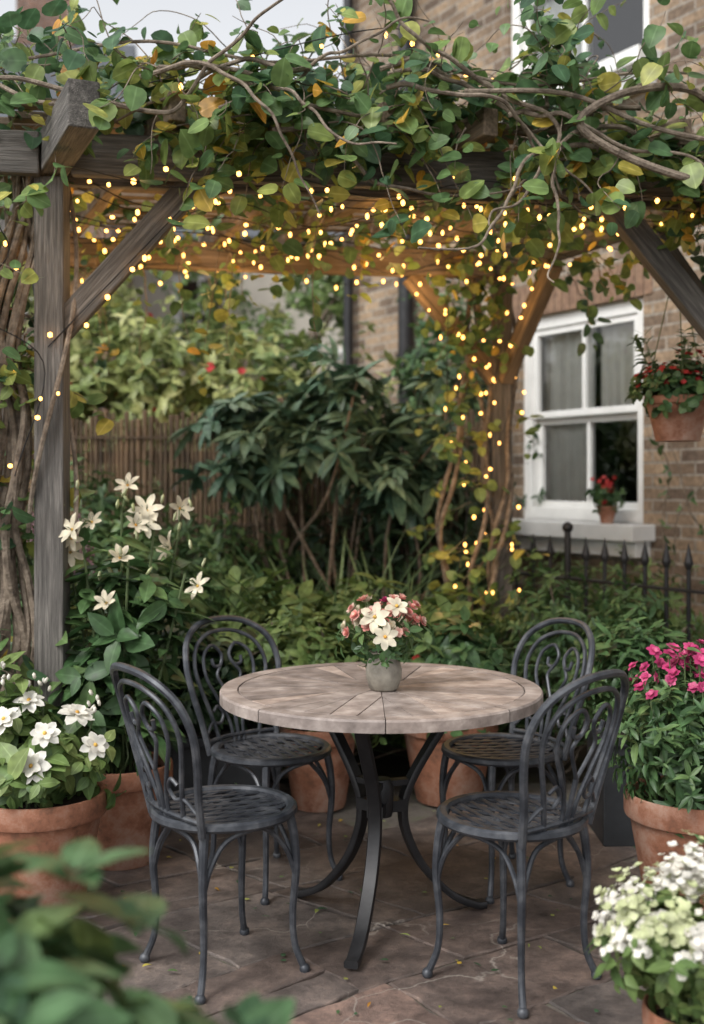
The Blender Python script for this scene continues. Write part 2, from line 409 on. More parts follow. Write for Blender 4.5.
class Prisms:
    def __init__(s): s.V = []; s.F = []; s.D = []
    def add(s, poly, z0, z1, b=.004, rv=None, tilt=0):
        poly = np.asarray(poly, float); c = poly.mean(0); n = len(poly); k = len(s.V)
        ins = poly + norm(c - poly) * b * 1.3
        tx, ty = random.gauss(0, tilt), random.gauss(0, tilt)
        tz = lambda p: (p[0] - c[0]) * tx + (p[1] - c[1]) * ty
        for p in poly: s.V.append((p[0], p[1], z0))
        for p in poly: s.V.append((p[0], p[1], z1 - b + tz(p)))
        for p in ins: s.V.append((p[0], p[1], z1 + tz(p)))
        for lv in (0, 1):
            for j in range(n):
                a = k + lv * n + j; bb = k + lv * n + (j + 1) % n
                s.F.append((a, bb, bb + n, a + n))
        s.F.append(tuple(k + 2 * n + j for j in range(n)))
        s.F.append(tuple(k + j for j in range(n))[::-1])
        rv = random.random() if rv is None else rv
        s.D += [rv, .5, .5, 1] * (3 * n)
    def build(s, name, mat, parent=None):
        me = bpy.data.meshes.new(name); me.from_pydata(s.V, [], s.F)
        a = me.attributes.new('ld', 'FLOAT_COLOR', 'POINT'); a.data.foreach_set('color', s.D)
        me.update(); me.materials.append(M[mat])
        return link(bpy.data.objects.new(name, me), parent)

def beam(name, p1, p2, w, h, parent, mat='wood', bevel=.006):
    p1 = Vector(p1); p2 = Vector(p2); d = p2 - p1; t = Tubes()
    t.box((0, 0, 0), (d.length, w, h))
    o = t.build(name, mat, parent, smooth=False, bevel=bevel)
    x = d.normalized(); up = Vector((0, 0, 1)) if abs(x.z) < .95 else Vector((0, 1, 0))
    y = up.cross(x).normalized(); z = x.cross(y)
    mt = Matrix((x, y, z)).transposed().to_4x4(); mt.translation = (p1 + p2) / 2
    o.matrix_world = mt
    return o

# ------------------------------------------------------------ world / sun / camera
w = bpy.data.worlds.new("World"); scn.world = w; w.use_nodes = True
nt = w.node_tree; bg = nt.nodes['Background']
sky = nt.nodes.new('ShaderNodeTexSky'); sky.sky_type = 'NISHITA'; sky.sun_disc = False
sky.sun_elevation = R(48); sky.sun_rotation = R(-140); sky.dust_density = 3; sky.air_density = 1.0
hs = nt.nodes.new('ShaderNodeHueSaturation'); hs.inputs['Saturation'].default_value = .13; hs.inputs['Value'].default_value = 1.75
nt.links.new(sky.outputs[0], hs.inputs['Color']); nt.links.new(hs.outputs[0], bg.inputs[0])
bg.inputs[1].default_value = .15
sl = bpy.data.lights.new('sun', 'SUN'); sl.energy = 1.4; sl.angle = R(16); sl.color = (1, .97, .92)
so = link(bpy.data.objects.new('sun', sl))
sd = Vector((-.643 * math.cos(R(48)), -.766 * math.cos(R(48)), math.sin(R(48))))
so.rotation_euler = sd.to_track_quat('Z', 'Y').to_euler(); so.location = (-4, -4, 8)
cd = bpy.data.cameras.new('camera'); cam = link(bpy.data.objects.new('camera', cd))
cam.location = (0, 0, 1.38); cam.rotation_euler = (R(90), 0, 0)
cd.lens = 40; cd.shift_y = -30 / 1024; cd.clip_end = 300; cd.clip_start = .05
cd.dof.use_dof = True; cd.dof.focus_distance = 3.4; cd.dof.aperture_fstop = 1.9
scn.camera = cam

# ------------------------------------------------------------ ground & patio
t = Tubes(); t.raw([(-90, -40, -.03), (90, -40, -.03), (90, 140, -.03), (-90, 140, -.03)], [(0, 1, 2, 3)])
t.build('ground', 'ground', None, False)
pat = empty('patio')
t = Tubes(); t.raw([(-4.2, -1.5, -.010), (4.2, -1.5, -.010), (4.2, 5.25, -.010), (-4.2, 5.25, -.010)], [(0, 1, 2, 3)])
t.build('mortar_bed', 'mortar', pat, False)
def shrink(pts, g):
    P = np.array(pts, float); n = len(P); out = []
    for i in range(n):
        a, b, c = P[i - 1], P[i], P[(i + 1) % n]
        e1 = norm(b - a); e2 = norm(c - b); n1 = np.array([-e1[1], e1[0]]); n2 = np.array([-e2[1], e2[0]])
        m = n1 + n2; m = m / max(np.dot(m, n1), .4); out.append(b + m * g)
    return np.array(out)
def rough_edges(P, amp=.0045, step=.05):
    out = []; n = len(P)
    for i in range(n):
        a, b = P[i], P[(i + 1) % n]; k = max(1, int(np.linalg.norm(b - a) / step))
        for j in range(k): out.append(a + (b - a) * j / k + rng.normal(0, amp, 2))
    return out
def split(P):
    P = [np.array(p) for p in P]; n = len(P); i = random.randrange(n); j = (i + 2) % n if n == 4 else (i + n // 2) % n
    a = P[i] + (P[(i + 1) % n] - P[i]) * random.uniform(.2, .8); b = P[j] + (P[(j + 1) % n] - P[j]) * random.uniform(.2, .8)
    A = [a]; k = (i + 1) % n
    while True:
        A.append(P[k])
        if k == j: break
        k = (k + 1) % n
    A.append(b); B = [b]; k = (j + 1) % n
    while True:
        B.append(P[k])
        if k == i: break
        k = (k + 1) % n
    B.append(a); return A, B
pr = Prisms(); ang = R(40); ca, sa = math.cos(ang), math.sin(ang)
def warp(p):   # hand laid: courses wander
    return (p[0] + .07 * math.sin(2.3 * p[1] + 1.1 * p[0]), p[1] + .08 * math.sin(1.9 * p[0] + .7 * p[1] + 1))
y = -6.0
while y < 7:
    h = random.choice([.34, .42, .5, .58]); x = -7 + random.random() * .3
    while x < 7:
        wd = random.choice([.36, .46, .58, .7])
        cx, cy = x + wd / 2, y + h / 2
        X, Y = cx * ca - cy * sa, cx * sa + cy * ca + 2.5
        if -3.9 < X < 3.9 and -1.2 < Y < 4.9:
            polys = [[(x, y), (x + wd, y), (x + wd, y + h), (x, y + h)]]
            if random.random() < .6: polys = list(split(polys[0]))
            for q in polys:
                q = [warp(p) for p in q]
                q = shrink(q, random.uniform(.003, .0055)); q = rough_edges(q)
                pr.add([(a * ca - b * sa, a * sa + b * ca + 2.5) for a, b in q], -.0095, random.uniform(-.002, .003), .004, tilt=.006)
        x += wd
    y += h
pr.build('flagstones', 'flag', pat)
lf = Leaves(); n = 300
P = np.column_stack([rng.uniform(-1.6, 1.6, n), rng.uniform(2.0, 5, n), np.full(n, .010)])
a = rng.uniform(0, 6.28, n)
lf.add(P, np.column_stack([np.cos(a), np.sin(a), rng.uniform(0, .3, n)]), np.tile([0.1, 0, 1.], (n, 1)), rng.uniform(.008, .035, n), rng.uniform(.006, .018, n), T_OV, 0)
lf.build('fallen_leaves', ['l_vine'])

# ------------------------------------------------------------ brick house (right)
def house_window(par, x0, x1, z0, z1, idx, sill=True, curt=True):
    t = Tubes(); f = .085; dpt = .08; fy = dpt
    xm = (x0 + x1) / 2; zm = (z0 + z1) / 2
    t.box((x0 + f / 2, fy, zm), (f, .09, z1 - z0)); t.box((x1 - f / 2, fy, zm), (f, .09, z1 - z0))
    t.box((xm, fy, z1 - f / 2), (x1 - x0 - 2 * f, .088, f)); t.box((xm, fy, z0 + f / 2), (x1 - x0 - 2 * f, .088, f))
    ix0, ix1, iz0, iz1 = x0 + f, x1 - f, z0 + f, z1 - f
    for (a, b, yy) in ((zm, iz1, fy - .012), (iz0, zm, fy + .03)):
        s = .045
        t.box((ix0 + s / 2, yy, (a + b) / 2), (s, .036, b - a)); t.box((ix1 - s / 2, yy, (a + b) / 2), (s, .036, b - a))
        t.box((xm, yy, b - s / 2), (ix1 - ix0 - 2 * s, .034, s)); t.box((xm, yy, a + s / 2), (ix1 - ix0 - 2 * s, .034, s))
        t.box((xm, yy, (a + b) / 2), (.03, .03, b - a - 2 * s))
    t.build('window_frame_%d' % idx, 'white', par, False, .003)
    if sill:
        t = Tubes(); t.box((xm, -.03, z0 - .05), (x1 - x0 + .2, .32, .10)); t.box((xm, -.02, z0 - .15), (x1 - x0 + .12, .2, .10))
        t.build('window_sill_%d' % idx, 'white', par, False, .006)
    g = Tubes()
    g.raw([(ix0, fy + .0, zm), (ix1, fy + .0, zm), (ix1, fy + .0, iz1), (ix0, fy + .0, iz1)], [(0, 1, 2, 3)])
    g.raw([(ix0, fy + .04, iz0), (ix1, fy + .04, iz0), (ix1, fy + .04, zm), (ix0, fy + .04, zm)], [(0, 1, 2, 3)])
    g.build('window_glass_%d' % idx, 'glass', par, False)
    if curt:
        c = Tubes(); W = x1 - x0
        for (a, b, zb) in ((x0 + .02, x0 + W * .5, z0 + .02), (x1 - W * .46, x1 - .02, zm - .05)):
            V = []; F = []; m = 70
            for i in range(m + 1):
                u = i / m; x = a + (b - a) * u
                yy = .165 + .018 * math.sin(u * (b - a) * 75) + .01 * math.sin(u * 13)
                V += [(x, yy, zb), (x, yy, z1 + .1)]
            for i in range(m): F.append((2 * i, 2 * i + 2, 2 * i + 3, 2 * i + 1))
            c.raw(V, F)
        c.build('curtain_%d' % idx, 'curtain', par, True)
    r = Tubes(); D = 2.2; a0, a1, b0, b1 = x0 - .25, x1 + .25, z0 - .5, z1 + .25
    V = [(a0, .32, b0), (a1, .32, b0), (a1, .32, b1), (a0, .32, b1), (a0, D, b0), (a1, D, b0), (a1, D, b1), (a0, D, b1)]
    r.raw(V, [(0, 1, 5, 4), (1, 2, 6, 5), (2, 3, 7, 6), (3, 0, 4, 7), (4, 5, 6, 7)])
    r.build('room_%d' % idx, 'room', par, False)
    n = int((x1 - x0 + .3) / .075); xx = x0 - .15
    me_parts = Tubes()
    for i in range(n):
        me_parts.box((xx + .0375 + i * .075, -.002, z1 + .1125), (.064, .012, .215))
    me_parts.build('window_lintel_%d' % idx, 'lintel', par, False, .002)

def wall_face(par, name, x0, x1, z1, opens, mat, reveal=.15):
    xs = sorted({x0, x1} | {o[0] for o in opens} | {o[1] for o in opens})
    zs = sorted({0, z1} | {o[2] for o in opens} | {o[3] for o in opens})
    t = Tubes()
    for a, b in zip(xs[:-1], xs[1:]):
        for c, d in zip(zs[:-1], zs[1:]):
            mx, mz = (a + b) / 2, (c + d) / 2
            if any(o[0] < mx < o[1] and o[2] < mz < o[3] for o in opens): continue
            t.raw([(a, 0, c), (b, 0, c), (b, 0, d), (a, 0, d)], [(0, 1, 2, 3)])
    for (a, b, c, d) in opens:
        r = .34
        t.raw([(a, 0, c), (a, r, c), (a, r, d), (a, 0, d)], [(0, 1, 2, 3)])
        t.raw([(b, 0, c), (b, 0, d), (b, r, d), (b, r, c)], [(0, 1, 2, 3)])
        t.raw([(a, 0, c), (b, 0, c), (b, r, c), (a, r, c)], [(0, 1, 2, 3)])
        t.raw([(a, 0, d), (a, r, d), (b, r, d), (b, 0, d)], [(0, 1, 2, 3)])
    t.build(name, mat, par, False)

H = empty('brick_house', (1.77, 7.0, 0), math.atan2(-.862, .507))
opens = [(-1.16, .03, 1.12, 2.52), (-1.3, .08, 3.98, 5.6), (1.6, 2.6, 1.12, 2.44)]
wall_face(H, 'front_wall', -3.55, 4.5, 8, opens, 'brick')
t = Tubes()
t.raw([(-3.55, 0, 0), (-3.55, 7, 0), (-3.55, 7, 8), (-3.55, 0, 8)], [(3, 2, 1, 0)])
t.raw([(4.5, 0, 0), (4.5, 7, 0), (4.5, 7, 8), (4.5, 0, 8)], [(0, 1, 2, 3)])
t.raw([(-3.55, 7, 0), (4.5, 7, 0), (4.5, 7, 8), (-3.55, 7, 8)], [(3, 2, 1, 0)])
t.build('side_walls', 'brick', H, False)
t = Tubes(); t.raw([(-3.8, -.3, 8), (4.8, -.3, 8), (4.8, 7.3, 8), (-3.8, 7.3, 8), (-3.8, 3.5, 10.5), (4.8, 3.5, 10.5)], [(0, 1, 5, 4), (2, 3, 4, 5), (0, 4, 3), (1, 2, 5), (0, 3, 2, 1)])
t.build('roof', 'slate', H, False)
for i, o in enumerate(opens): house_window(H, *o, i + 1)
t = Tubes()
for xx, rr, zz in ((-2.49, .062, 8), (-3.40, .045, 8)):
    t.add([(xx, -.09, 0), (xx, -.09, zz * .5), (xx, -.09, zz)], rr, 14)
    for k in range(5): t.add([(xx, -.09, .6 + k * 1.7), (xx, -.09, .7 + k * 1.7)], rr * 1.25, 14)
t.build('drainpipes', 'black', H)

# distant houses
def far_house(name, loc, rz, W, Hh, ridge, mat, D=6):
    h = empty(name, loc, rz); ops = []
    n = max(1, int(W / 2.2))
    for i in range(n):
        cx = (i + .5) * W / n
        for z in (1.0, 3.9): ops.append((cx - .5, cx + .5, z, z + 1.5))
    ops = [o for o in ops if o[3] < Hh]
    wall_face(h, 'front_wall', 0, W, Hh, ops, mat)
    t = Tubes()
    t.raw([(0, 0, 0), (0, D, 0), (0, D, Hh), (0, 0, Hh), (0, D / 2, ridge)], [(3, 4, 2, 1, 0)])
    t.raw([(W, 0, 0), (W, D, 0), (W, D, Hh), (W, 0, Hh), (W, D / 2, ridge)], [(0, 1, 2, 4, 3)])
    t.raw([(0, D, 0), (W, D, 0), (W, D, Hh), (0, D, Hh)], [(3, 2, 1, 0)])
    t.build('side_walls', mat, h, False)
    t = Tubes(); e = .3; dz = (ridge - Hh) / (D / 2) * e
    t.raw([(-.2, -e, Hh - dz + .03), (W + .2, -e, Hh - dz + .03), (W + .2, D / 2, ridge + .03), (-.2, D / 2, ridge + .03), (W + .2, D + e, Hh - dz + .03), (-.2, D + e, Hh - dz + .03)],
          [(0, 1, 2, 3), (3, 2, 4, 5)])
    t.build('roof', 'slate', h, False)
    t = Tubes(); t.box((W * .8, D / 2, ridge + .3), (.9, .5, 1.6)); t.build('chimney', mat, h, False)
    for i, o in enumerate(ops): house_window(h, *o, i + 1, True, False)
far_house('brick_house.001', (-9.5, 15, 0), R(8), 6.2, 6.3, 8.6, 'brick2')
far_house('rendered_house', (-4.6, 22, 0), R(-4), 6.6, 6.1, 7.3, 'render')

# ------------------------------------------------------------ reed fence
pr = Prisms(); x = -4.5
while x < .9:
    wd = random.uniform(.024, .042); hgt = 1.82 + random.uniform(-.06, .03); r_ = wd / 2 - .002
    yy = 7.35 + random.uniform(-.006, .006)
    pr.add([(x + r_ + r_ * math.cos(k * math.pi / 3), yy + r_ * math.sin(k * math.pi / 3)) for k in range(6)], .02, hgt, .003)
    x += wd
for z in (.4, 1.1, 1.66):
    pr.add([(-4.5, 7.322), (.9, 7.322), (.9, 7.328), (-4.5, 7.328)], z, z + .012, .001, rv=0)
pr.add([(-4.5, 7.38), (.9, 7.38), (.9, 7.43), (-4.5, 7.43)], 1.5, 1.58, .004)
for xx in (-4.2, -2.35, -.5):
    pr.add([(xx, 7.26), (xx + .08, 7.26), (xx + .08, 7.318), (xx, 7.318)], 0, 1.92, .006)
pr.build('reed_fence', 'fence')

# ------------------------------------------------------------ iron railings
ra = empty('iron_railing'); t = Tubes()
p0 = np.array([1.9, 4.95, 0]); p1 = np.array([.88, 6.6, 0]); L = np.linalg.norm(p1 - p0); u = (p1 - p0) / L
n = int(L / .14)
for i in range(n + 1):
    p = p0 + u * i * .14
    big = i % 7 == 3; rr = .018 if big else .0115; h = 1.12 if big else .99
    t.add([p, p + [0, 0, h / 2], p + [0, 0, h]], rr, 8)
    if big: t.ball(p + [0, 0, h + .015], .03)
    else: t.add([p + [0, 0, h - .03], p + [0, 0, h], p + [0, 0, h + .012], p + [0, 0, h + .1]], [.010, .024, .021, .001], 8)
for z in (.16, .86):
    t.add([p0 + [0, 0, z], (p0 + p1) / 2 + [0, 0, z], p1 + [0, 0, z]], .02, up=(0, 0, 1), rh=.008)
t.build('pickets_and_rails', 'black', ra)

# ------------------------------------------------------------ pergola
PG = empty('pergola')
FL = np.array([-1.08, 4.1, 0]); FR = np.array([1.5, 4.5, 0]); BR = np.array([.80, 6.1, 0]); BL = np.array([-1.78, 5.7, 0])
for nme, p in (('post_1', FL), ('post_2', FR), ('post_3', BR), ('post_4', BL)):
    beam(nme, (p[0], p[1], 0), (p[0], p[1], 2.47), .105, .105, PG)
Z = 2.545; uf = (FR - FL) / np.linalg.norm(FR - FL); us = (BL - FL) / np.linalg.norm(BL - FL)
def at(p, z): return (p[0], p[1], z)
for i, (a, b) in enumerate(((FL, BL), (FR, BR))):
    beam('side_beam_%d' % (i + 1), at(a - us * .62, Z + .01), at(b + us * .3, Z + .01), .10, .15, PG)
beam('front_beam', at(FL + uf * .055 - us * .075, Z - .003), at(FR + uf * .2 - us * .075, Z - .003), .05, .15, PG)
beam('front_beam_stub', at(FL - uf * .5 - us * .075, Z - .006), at(FL - uf * .055 - us * .075, Z - .006), .05, .15, PG)
beam('front_beam_inner', at(FL + uf * .055 + us * .075, Z - .003), at(FR - uf * .055 + us * .075, Z - .003), .05, .15, PG)
beam('back_beam', at(BL + uf * .055 - us * .02, Z - .01), at(BR - uf * .055 - us * .02, Z - .01), .07, .14, PG, 'slat')
for i, a in enumerate((.14, .28, .42, .56, .7, .84)):
    q = FL + (FR - FL) * a; q2 = BL + (BR - BL) * a
    beam('rafter_%d' % (i + 1), at(q - us * .32, Z + .112), at(q2 + us * .25, Z + .112), .06, .10, PG, 'slat')
def brace(nm, p, dr, s=.5, m='wood'):
    p = np.array(p); beam(nm, at(p + dr * .03, 1.93), at(p + dr * s, 1.93 + s * 1.08), .07, .095, PG, m)
brace('brace_1', FL, uf); brace('brace_2', FL, us, .45); brace('brace_3', FR, -uf); brace('brace_4', FR, us)
brace('brace_5', BR, -uf, .5, 'slat'); brace('brace_6', BR, -us, .5, 'slat'); brace('brace_7', BL, uf)
for i in range(17):
    b = .0 + i * .066; q = FL + (BL - FL) * b; sk = random.uniform(-.02, .02)
    a0 = q - uf * random.uniform(.1, .3) + us * sk; a1 = q + (FR - FL) + uf * random.uniform(.1, .3) - us * sk
    beam('slat_%02d' % (i + 1), at(a0, Z + .182 + random.uniform(0, .01)), at(a1, Z + .182 + random.uniform(0, .01)), .062, .03, PG, 'slat', .004)
def PP(a, b, z): 
    q = FL + (FR - FL) * a + (BL - FL) * b; return np.array([q[0], q[1], z])

# ------------------------------------------------------------ climbing vine
VN = empty('climbing_vine'); lf = Leaves(); tb = Tubes()
def walk(start, d, steps, st, grav, wander):
    pts = [np.array(start, float)]; d = norm(np.array(d, float))
    for i in range(steps):
        d = norm(d + rng.normal(0, wander, 3) - UP * grav)
        pts.append(pts[-1] + d * st)
    return np.array(pts)
def vine(start, d, steps=12, st=.06, grav=.06, wander=.25, r=.003, ls=.075, dens=2, mi=0, leafy=True, rvr=(0, 1), T=T_RD):
    P = walk(start, d, steps, st, grav, wander)
    tb.add(cat(P, 2), np.linspace(r, r * .4, len(P) * 2 - 1), 5)
    if not leafy: return P
    tone = rng.random()
    for _ in range(dens):
        Q = P[1:] + rng.normal(0, .02, (len(P) - 1, 3))
        keep = rng.random(len(Q)) < .85; Q = Q[keep]; N = len(Q)
        if N == 0: continue
        D = norm(rng.normal(0, 1, (N, 3)) * [1, 1, .55] - UP * .35)
        U = norm(UP * .75 + np.array([-.1, -.6, 0]) + rng.normal(0, .45, (N, 3)))
        sc = rng.uniform(.45, 1.3, N)
        rv = np.clip(.45 * tone + .45 * rng.random(N), 0, 1); rv = np.where(rng.random(N) < .07, rng.uniform(.8, 1, N), rv)
        lf.add(Q + D * .02, D, U, ls * sc, ls * .8 * sc, T, mi, rv=rvr[0] + (rvr[1] - rvr[0]) * rv)
    return P
def low(a): return .12 if a > .68 else 0.0
for i in range(215):                                   # front edge mass
    a = rng.uniform(-.12, 1.1); b = rng.uniform(-.24, .06)
    if a < .07 and b < -.04 and rng.random() < .85: continue
    s = PP(a, b, rng.uniform(2.64, 2.8) + .1 * math.sin(a * 9 + 2.2) - low(a) * .8)
    vine(s, (rng.normal(.15, 1), rng.normal(-.3, .8), rng.uniform(.1, .9) - low(a) * 3), rng.integers(6, 13), .05, .13, .28, ls=.078)
for i in range(110):                                    # across the roof
    a = rng.uniform(-.1, 1.1); s = PP(a, rng.uniform(.05, 1.1), rng.uniform(2.76, 2.86))
    vine(s, (rng.normal(0, 1), rng.normal(0, 1), rng.uniform(0, .7) - low(a) * 2), rng.integers(6, 11), .06, .1 + low(a) * .5, .25)
for i in range(44):                                    # tendrils hanging off the front
    a = rng.uniform(.08, 1.05); s = PP(a, rng.uniform(-.2, -.08), 2.62)
    vine(s, (rng.normal(0, .5), -.3, -.2), rng.integers(2, 7), .05, .35, .2, ls=.07)
for i in range(40):                                    # hanging inside / back, under the slats
    s = PP(rng.uniform(0, .97), rng.uniform(.3, 1.08), 2.62)
    vine(s, (rng.normal(0, .7), rng.normal(0, .5), -.3), rng.integers(3, 8), .055, .25, .25, ls=.06, rvr=(.25, 1))
for i in range(12):                                    # strands hanging under the roof
    s = PP(rng.uniform(.06, .5), rng.uniform(.3, 1.0), 2.5)
    vine(s, (rng.normal(0, .5), 0, -.6), rng.integers(6, 12), .06, .4, .16, ls=.06, dens=2)
for i in range(48):                                     # whippy shoots above
    a = rng.uniform(-.05, 1.05)
    if a > .7 and rng.random() < .6: continue
    s = PP(a, rng.uniform(-.2, .1), 2.75)
    vine(s, (rng.normal(0, .8), rng.normal(-.2, .3), .9), rng.integers(8, 15), .055, .09, .24, ls=.05, dens=1, T=T_OV)
for i in range(20):                                      # long woody runners
    a = rng.uniform(-.02, .85); P = walk(PP(a, -.23, 2.60 + rng.uniform(-.05, .2)), (rng.choice([-.6, 1]), -.02, rng.uniform(-.1, .25)), 14, .07, .02, .26)
    tb.add(cat(P, 4), np.linspace(.0095, .003, len(P) * 4 - 3), 7)
tb.add(cat([PP(.95, -.1, 2.5), PP(.88, -.22, 2.62), PP(.8, -.3, 2.73), PP(.7, -.32, 2.71), PP(.63, -.32, 2.6), PP(.68, -.32, 2.5), PP(.78, -.32, 2.42), PP(.9, -.3, 2.4), PP(1.0, -.2, 2.34), PP(1.05, -.18, 2.2)]), .014, 8)
tb.add(cat([PP(.5, -.25, 2.72), PP(.62, -.3, 2.7), PP(.74, -.3, 2.6), PP(.86, -.3, 2.56), PP(1.05, -.25, 2.6)]), .009, 8)
tb.add(cat([PP(-.05, -.2, 2.78), PP(.1, -.2, 2.86), PP(.25, -.22, 2.8), PP(.42, -.2, 2.86), PP(.6, -.2, 2.78), PP(.8, -.2, 2.86), PP(1.0, -.2, 2.8)]), .006, 8)
for i in range(12):
    ph = rng.uniform(0, 6.28); ox = -rng.uniform(.13, .36); pts = []
    for k in range(14):
        z = k / 13 * 2.65; q = .035 + .05 * math.sin(k * 1.1 + ph)
        pts.append((FL[0] + ox * (1 - .45 * z / 2.6) + q * math.cos(ph + z * 3.2) + .06 * math.sin(z * 2 + ph), FL[1] + .02 + q * math.sin(ph + z * 3.2), z))
    tb.add(cat(pts, 5), np.linspace(rng.uniform(.012, .030), .009, 13 * 5 + 1), 7)
for k0 in (0, 2.5):
    tb.add(cat([(FL[0] + .085 * math.cos(k0 + z * 3), FL[1] + .085 * math.sin(k0 + z * 3), z) for z in np.linspace(1.2, 2.6, 12)], 5), .009, 6)
for i in range(66):
    z = rng.uniform(1.6, 2.6)
    vine((FL[0] - rng.uniform(.12, .5), FL[1] + rng.uniform(-.2, .3), z), (rng.normal(-.2, .6), rng.normal(-.2, .5), rng.uniform(-.3, .4)), rng.integers(4, 9), .05, .15, .3, ls=.065, rvr=(.1, .9))
for i in range(24):
    z = rng.uniform(.5, 1.6)
    vine((FL[0] - rng.uniform(.1, .4), FL[1] + rng.uniform(-.1, .2), z), (rng.normal(-.2, .6), rng.normal(-.2, .5), rng.uniform(-.1, .5)), rng.integers(3, 7), .05, .12, .3, ls=.075)
for i in range(6):
    ph = rng.uniform(0, 6.28); pts = []
    for k in range(12):
        z = k / 11 * 2.5; q = .08 + .05 * math.sin(k * 1.3 + ph)
        pts.append((BR[0] - .12 * (i % 3) + q * math.cos(ph + z * 2.6), BR[1] - .03 + q * math.sin(ph + z * 2.6), z))
    tb.add(cat(pts, 5), .013, 6)
for i in range(70):
    z = rng.uniform(.5, 2.5); a = rng.uniform(-3.2, -.9)
    vine((BR[0] + .1 * math.cos(a) - rng.uniform(.02, .3), BR[1] + .1 * math.sin(a), z), (math.cos(a), math.sin(a) * .5, rng.uniform(-.3, .3)), rng.integers(3, 6), .045, .2, .3, ls=.06, rvr=(.2, .95))
for i in range(30):
    s = PP(rng.uniform(.93, 1.06), rng.uniform(-.1, 1.0), rng.uniform(2.4, 2.6))
    vine(s, (rng.normal(.2, .6), rng.normal(-.2, .6), -.1), rng.integers(4, 8), .05, .3, .25, ls=.065)
lf.build('leaves', ['l_vine'], VN); tb.build('woody_stems', 'bark', VN)

# ------------------------------------------------------------ string lights
SL = empty('string_lights'); bl = []; wire = Tubes()
def string(pts, n, jit=.015):
    P = cat(pts, 24); L = np.concatenate([[0], np.cumsum(np.linalg.norm(np.diff(P, axis=0), axis=1))])
    wire.add(P[::3], .0022, 4)
    for s in (np.arange(n) + .5 + rng.uniform(-.35, .35, n)) / n * L[-1]:
        p = np.array([np.interp(s, L, P[:, k]) for k in range(3)])
        bl.append(p + rng.normal(0, jit, 3) - UP * .018)
for j in range(11):
    b = -.1 + j * .108; pts = []
    for k in range(8):
        a = k / 7; pts.append(PP(a * .98 + .01, b + rng.normal(0, .04), 2.53 - .05 * (k % 2) - rng.uniform(0, .08) if j else 2.46 - .05 * (k % 2)))
    string(pts, 18, .03)
for k0 in (.0, .5):
    string([(BR[0] + (.1 + rng.normal(0, .03)) * math.cos(z * 5 + k0 * 6) - .03, BR[1] - .04 + .1 * math.sin(z * 5 + k0 * 6), z) for z in np.linspace(.75, 2.45, 14)], 18, .04)
string([at(BR - uf * s + np.array([0, -.06, 0]), 1.9 + s * 1.08) for s in (0, .12, .25, .38, .5)], 8)
string([at(BR - us * s + np.array([-.06, 0, 0]), 1.9 + s * 1.08) for s in (0, .12, .25, .38, .5)], 6)
string([at(BR - us * .35 + np.array([-.45, 0, 0]), 2.35), at(BR + np.array([-.3, -.2, 0]), 1.75), at(BR + np.array([-.2, -.2, 0]), 1.3), at(BR + np.array([-.27, -.2, 0]), .8)], 15, .04)
string([at(FL + uf * s + np.array([0, -.06, 0]), 1.86 + s * 1.08) for s in (0, .12, .25, .38, .5)], 6)
string([(FL[0] - .35, 3.95, 2.5), (FL[0] - .12, 3.98, 2.2), (FL[0] - .28, 3.98, 2.0), (FL[0] + .0, 3.98, 1.8), (FL[0] - .1, 3.98, 1.4)], 12, .03)
string([PP(.1, -.2, 2.72), PP(.4, -.2, 2.95), PP(.55, 0, 3.0), PP(.75, .3, 3.1), PP(1.0, .5, 3.0)], 12)
ba = Leaves(); B = np.array(bl)
ba.add(B, np.tile([0, 0, 1.], (len(B), 1)), np.tile([0, 1., 0], (len(B), 1)), rng.uniform(.015, .028, len(B)), rng.uniform(.012, .022, len(B)), T_ICO, 0)
ba.build('bulbs', ['bulb'], SL); wire.build('cable', 'black', SL)
for i, (a, b, z, e) in enumerate([(.12, .3, 2.36, 5), (.32, .7, 2.36, 5.5), (.52, .3, 2.36, 5), (.7, .7, 2.36, 5.5), (.85, .3, 2.36, 5), (.78, .93, 2.3, 3.5), (.15, .85, 2.3, 4.5), (.45, .95, 2.3, 4)]):
    l = bpy.data.lights.new('bulb_glow_%d' % i, 'POINT'); l.energy = e * .9; l.color = (1, .56, .22); l.shadow_soft_size = .14
    o = link(bpy.data.objects.new('bulb_glow_%d' % i, l), SL); o.location = PP(a, b, z)
for i, (p, e) in enumerate([((BR[0] - .3, BR[1] - .45, 1.6), 3.0), ((BR[0] - .25, BR[1] - .45, 1.0), 2.4), ((FL[0] + .15, FL[1] - .3, 2.1), 1.2)]):
    l = bpy.data.lights.new('bulb_glow_p%d' % i, 'POINT'); l.energy = e; l.color = (1, .56, .22); l.shadow_soft_size = .1
    o = link(bpy.data.objects.new('bulb_glow_p%d' % i, l), SL); o.location = p

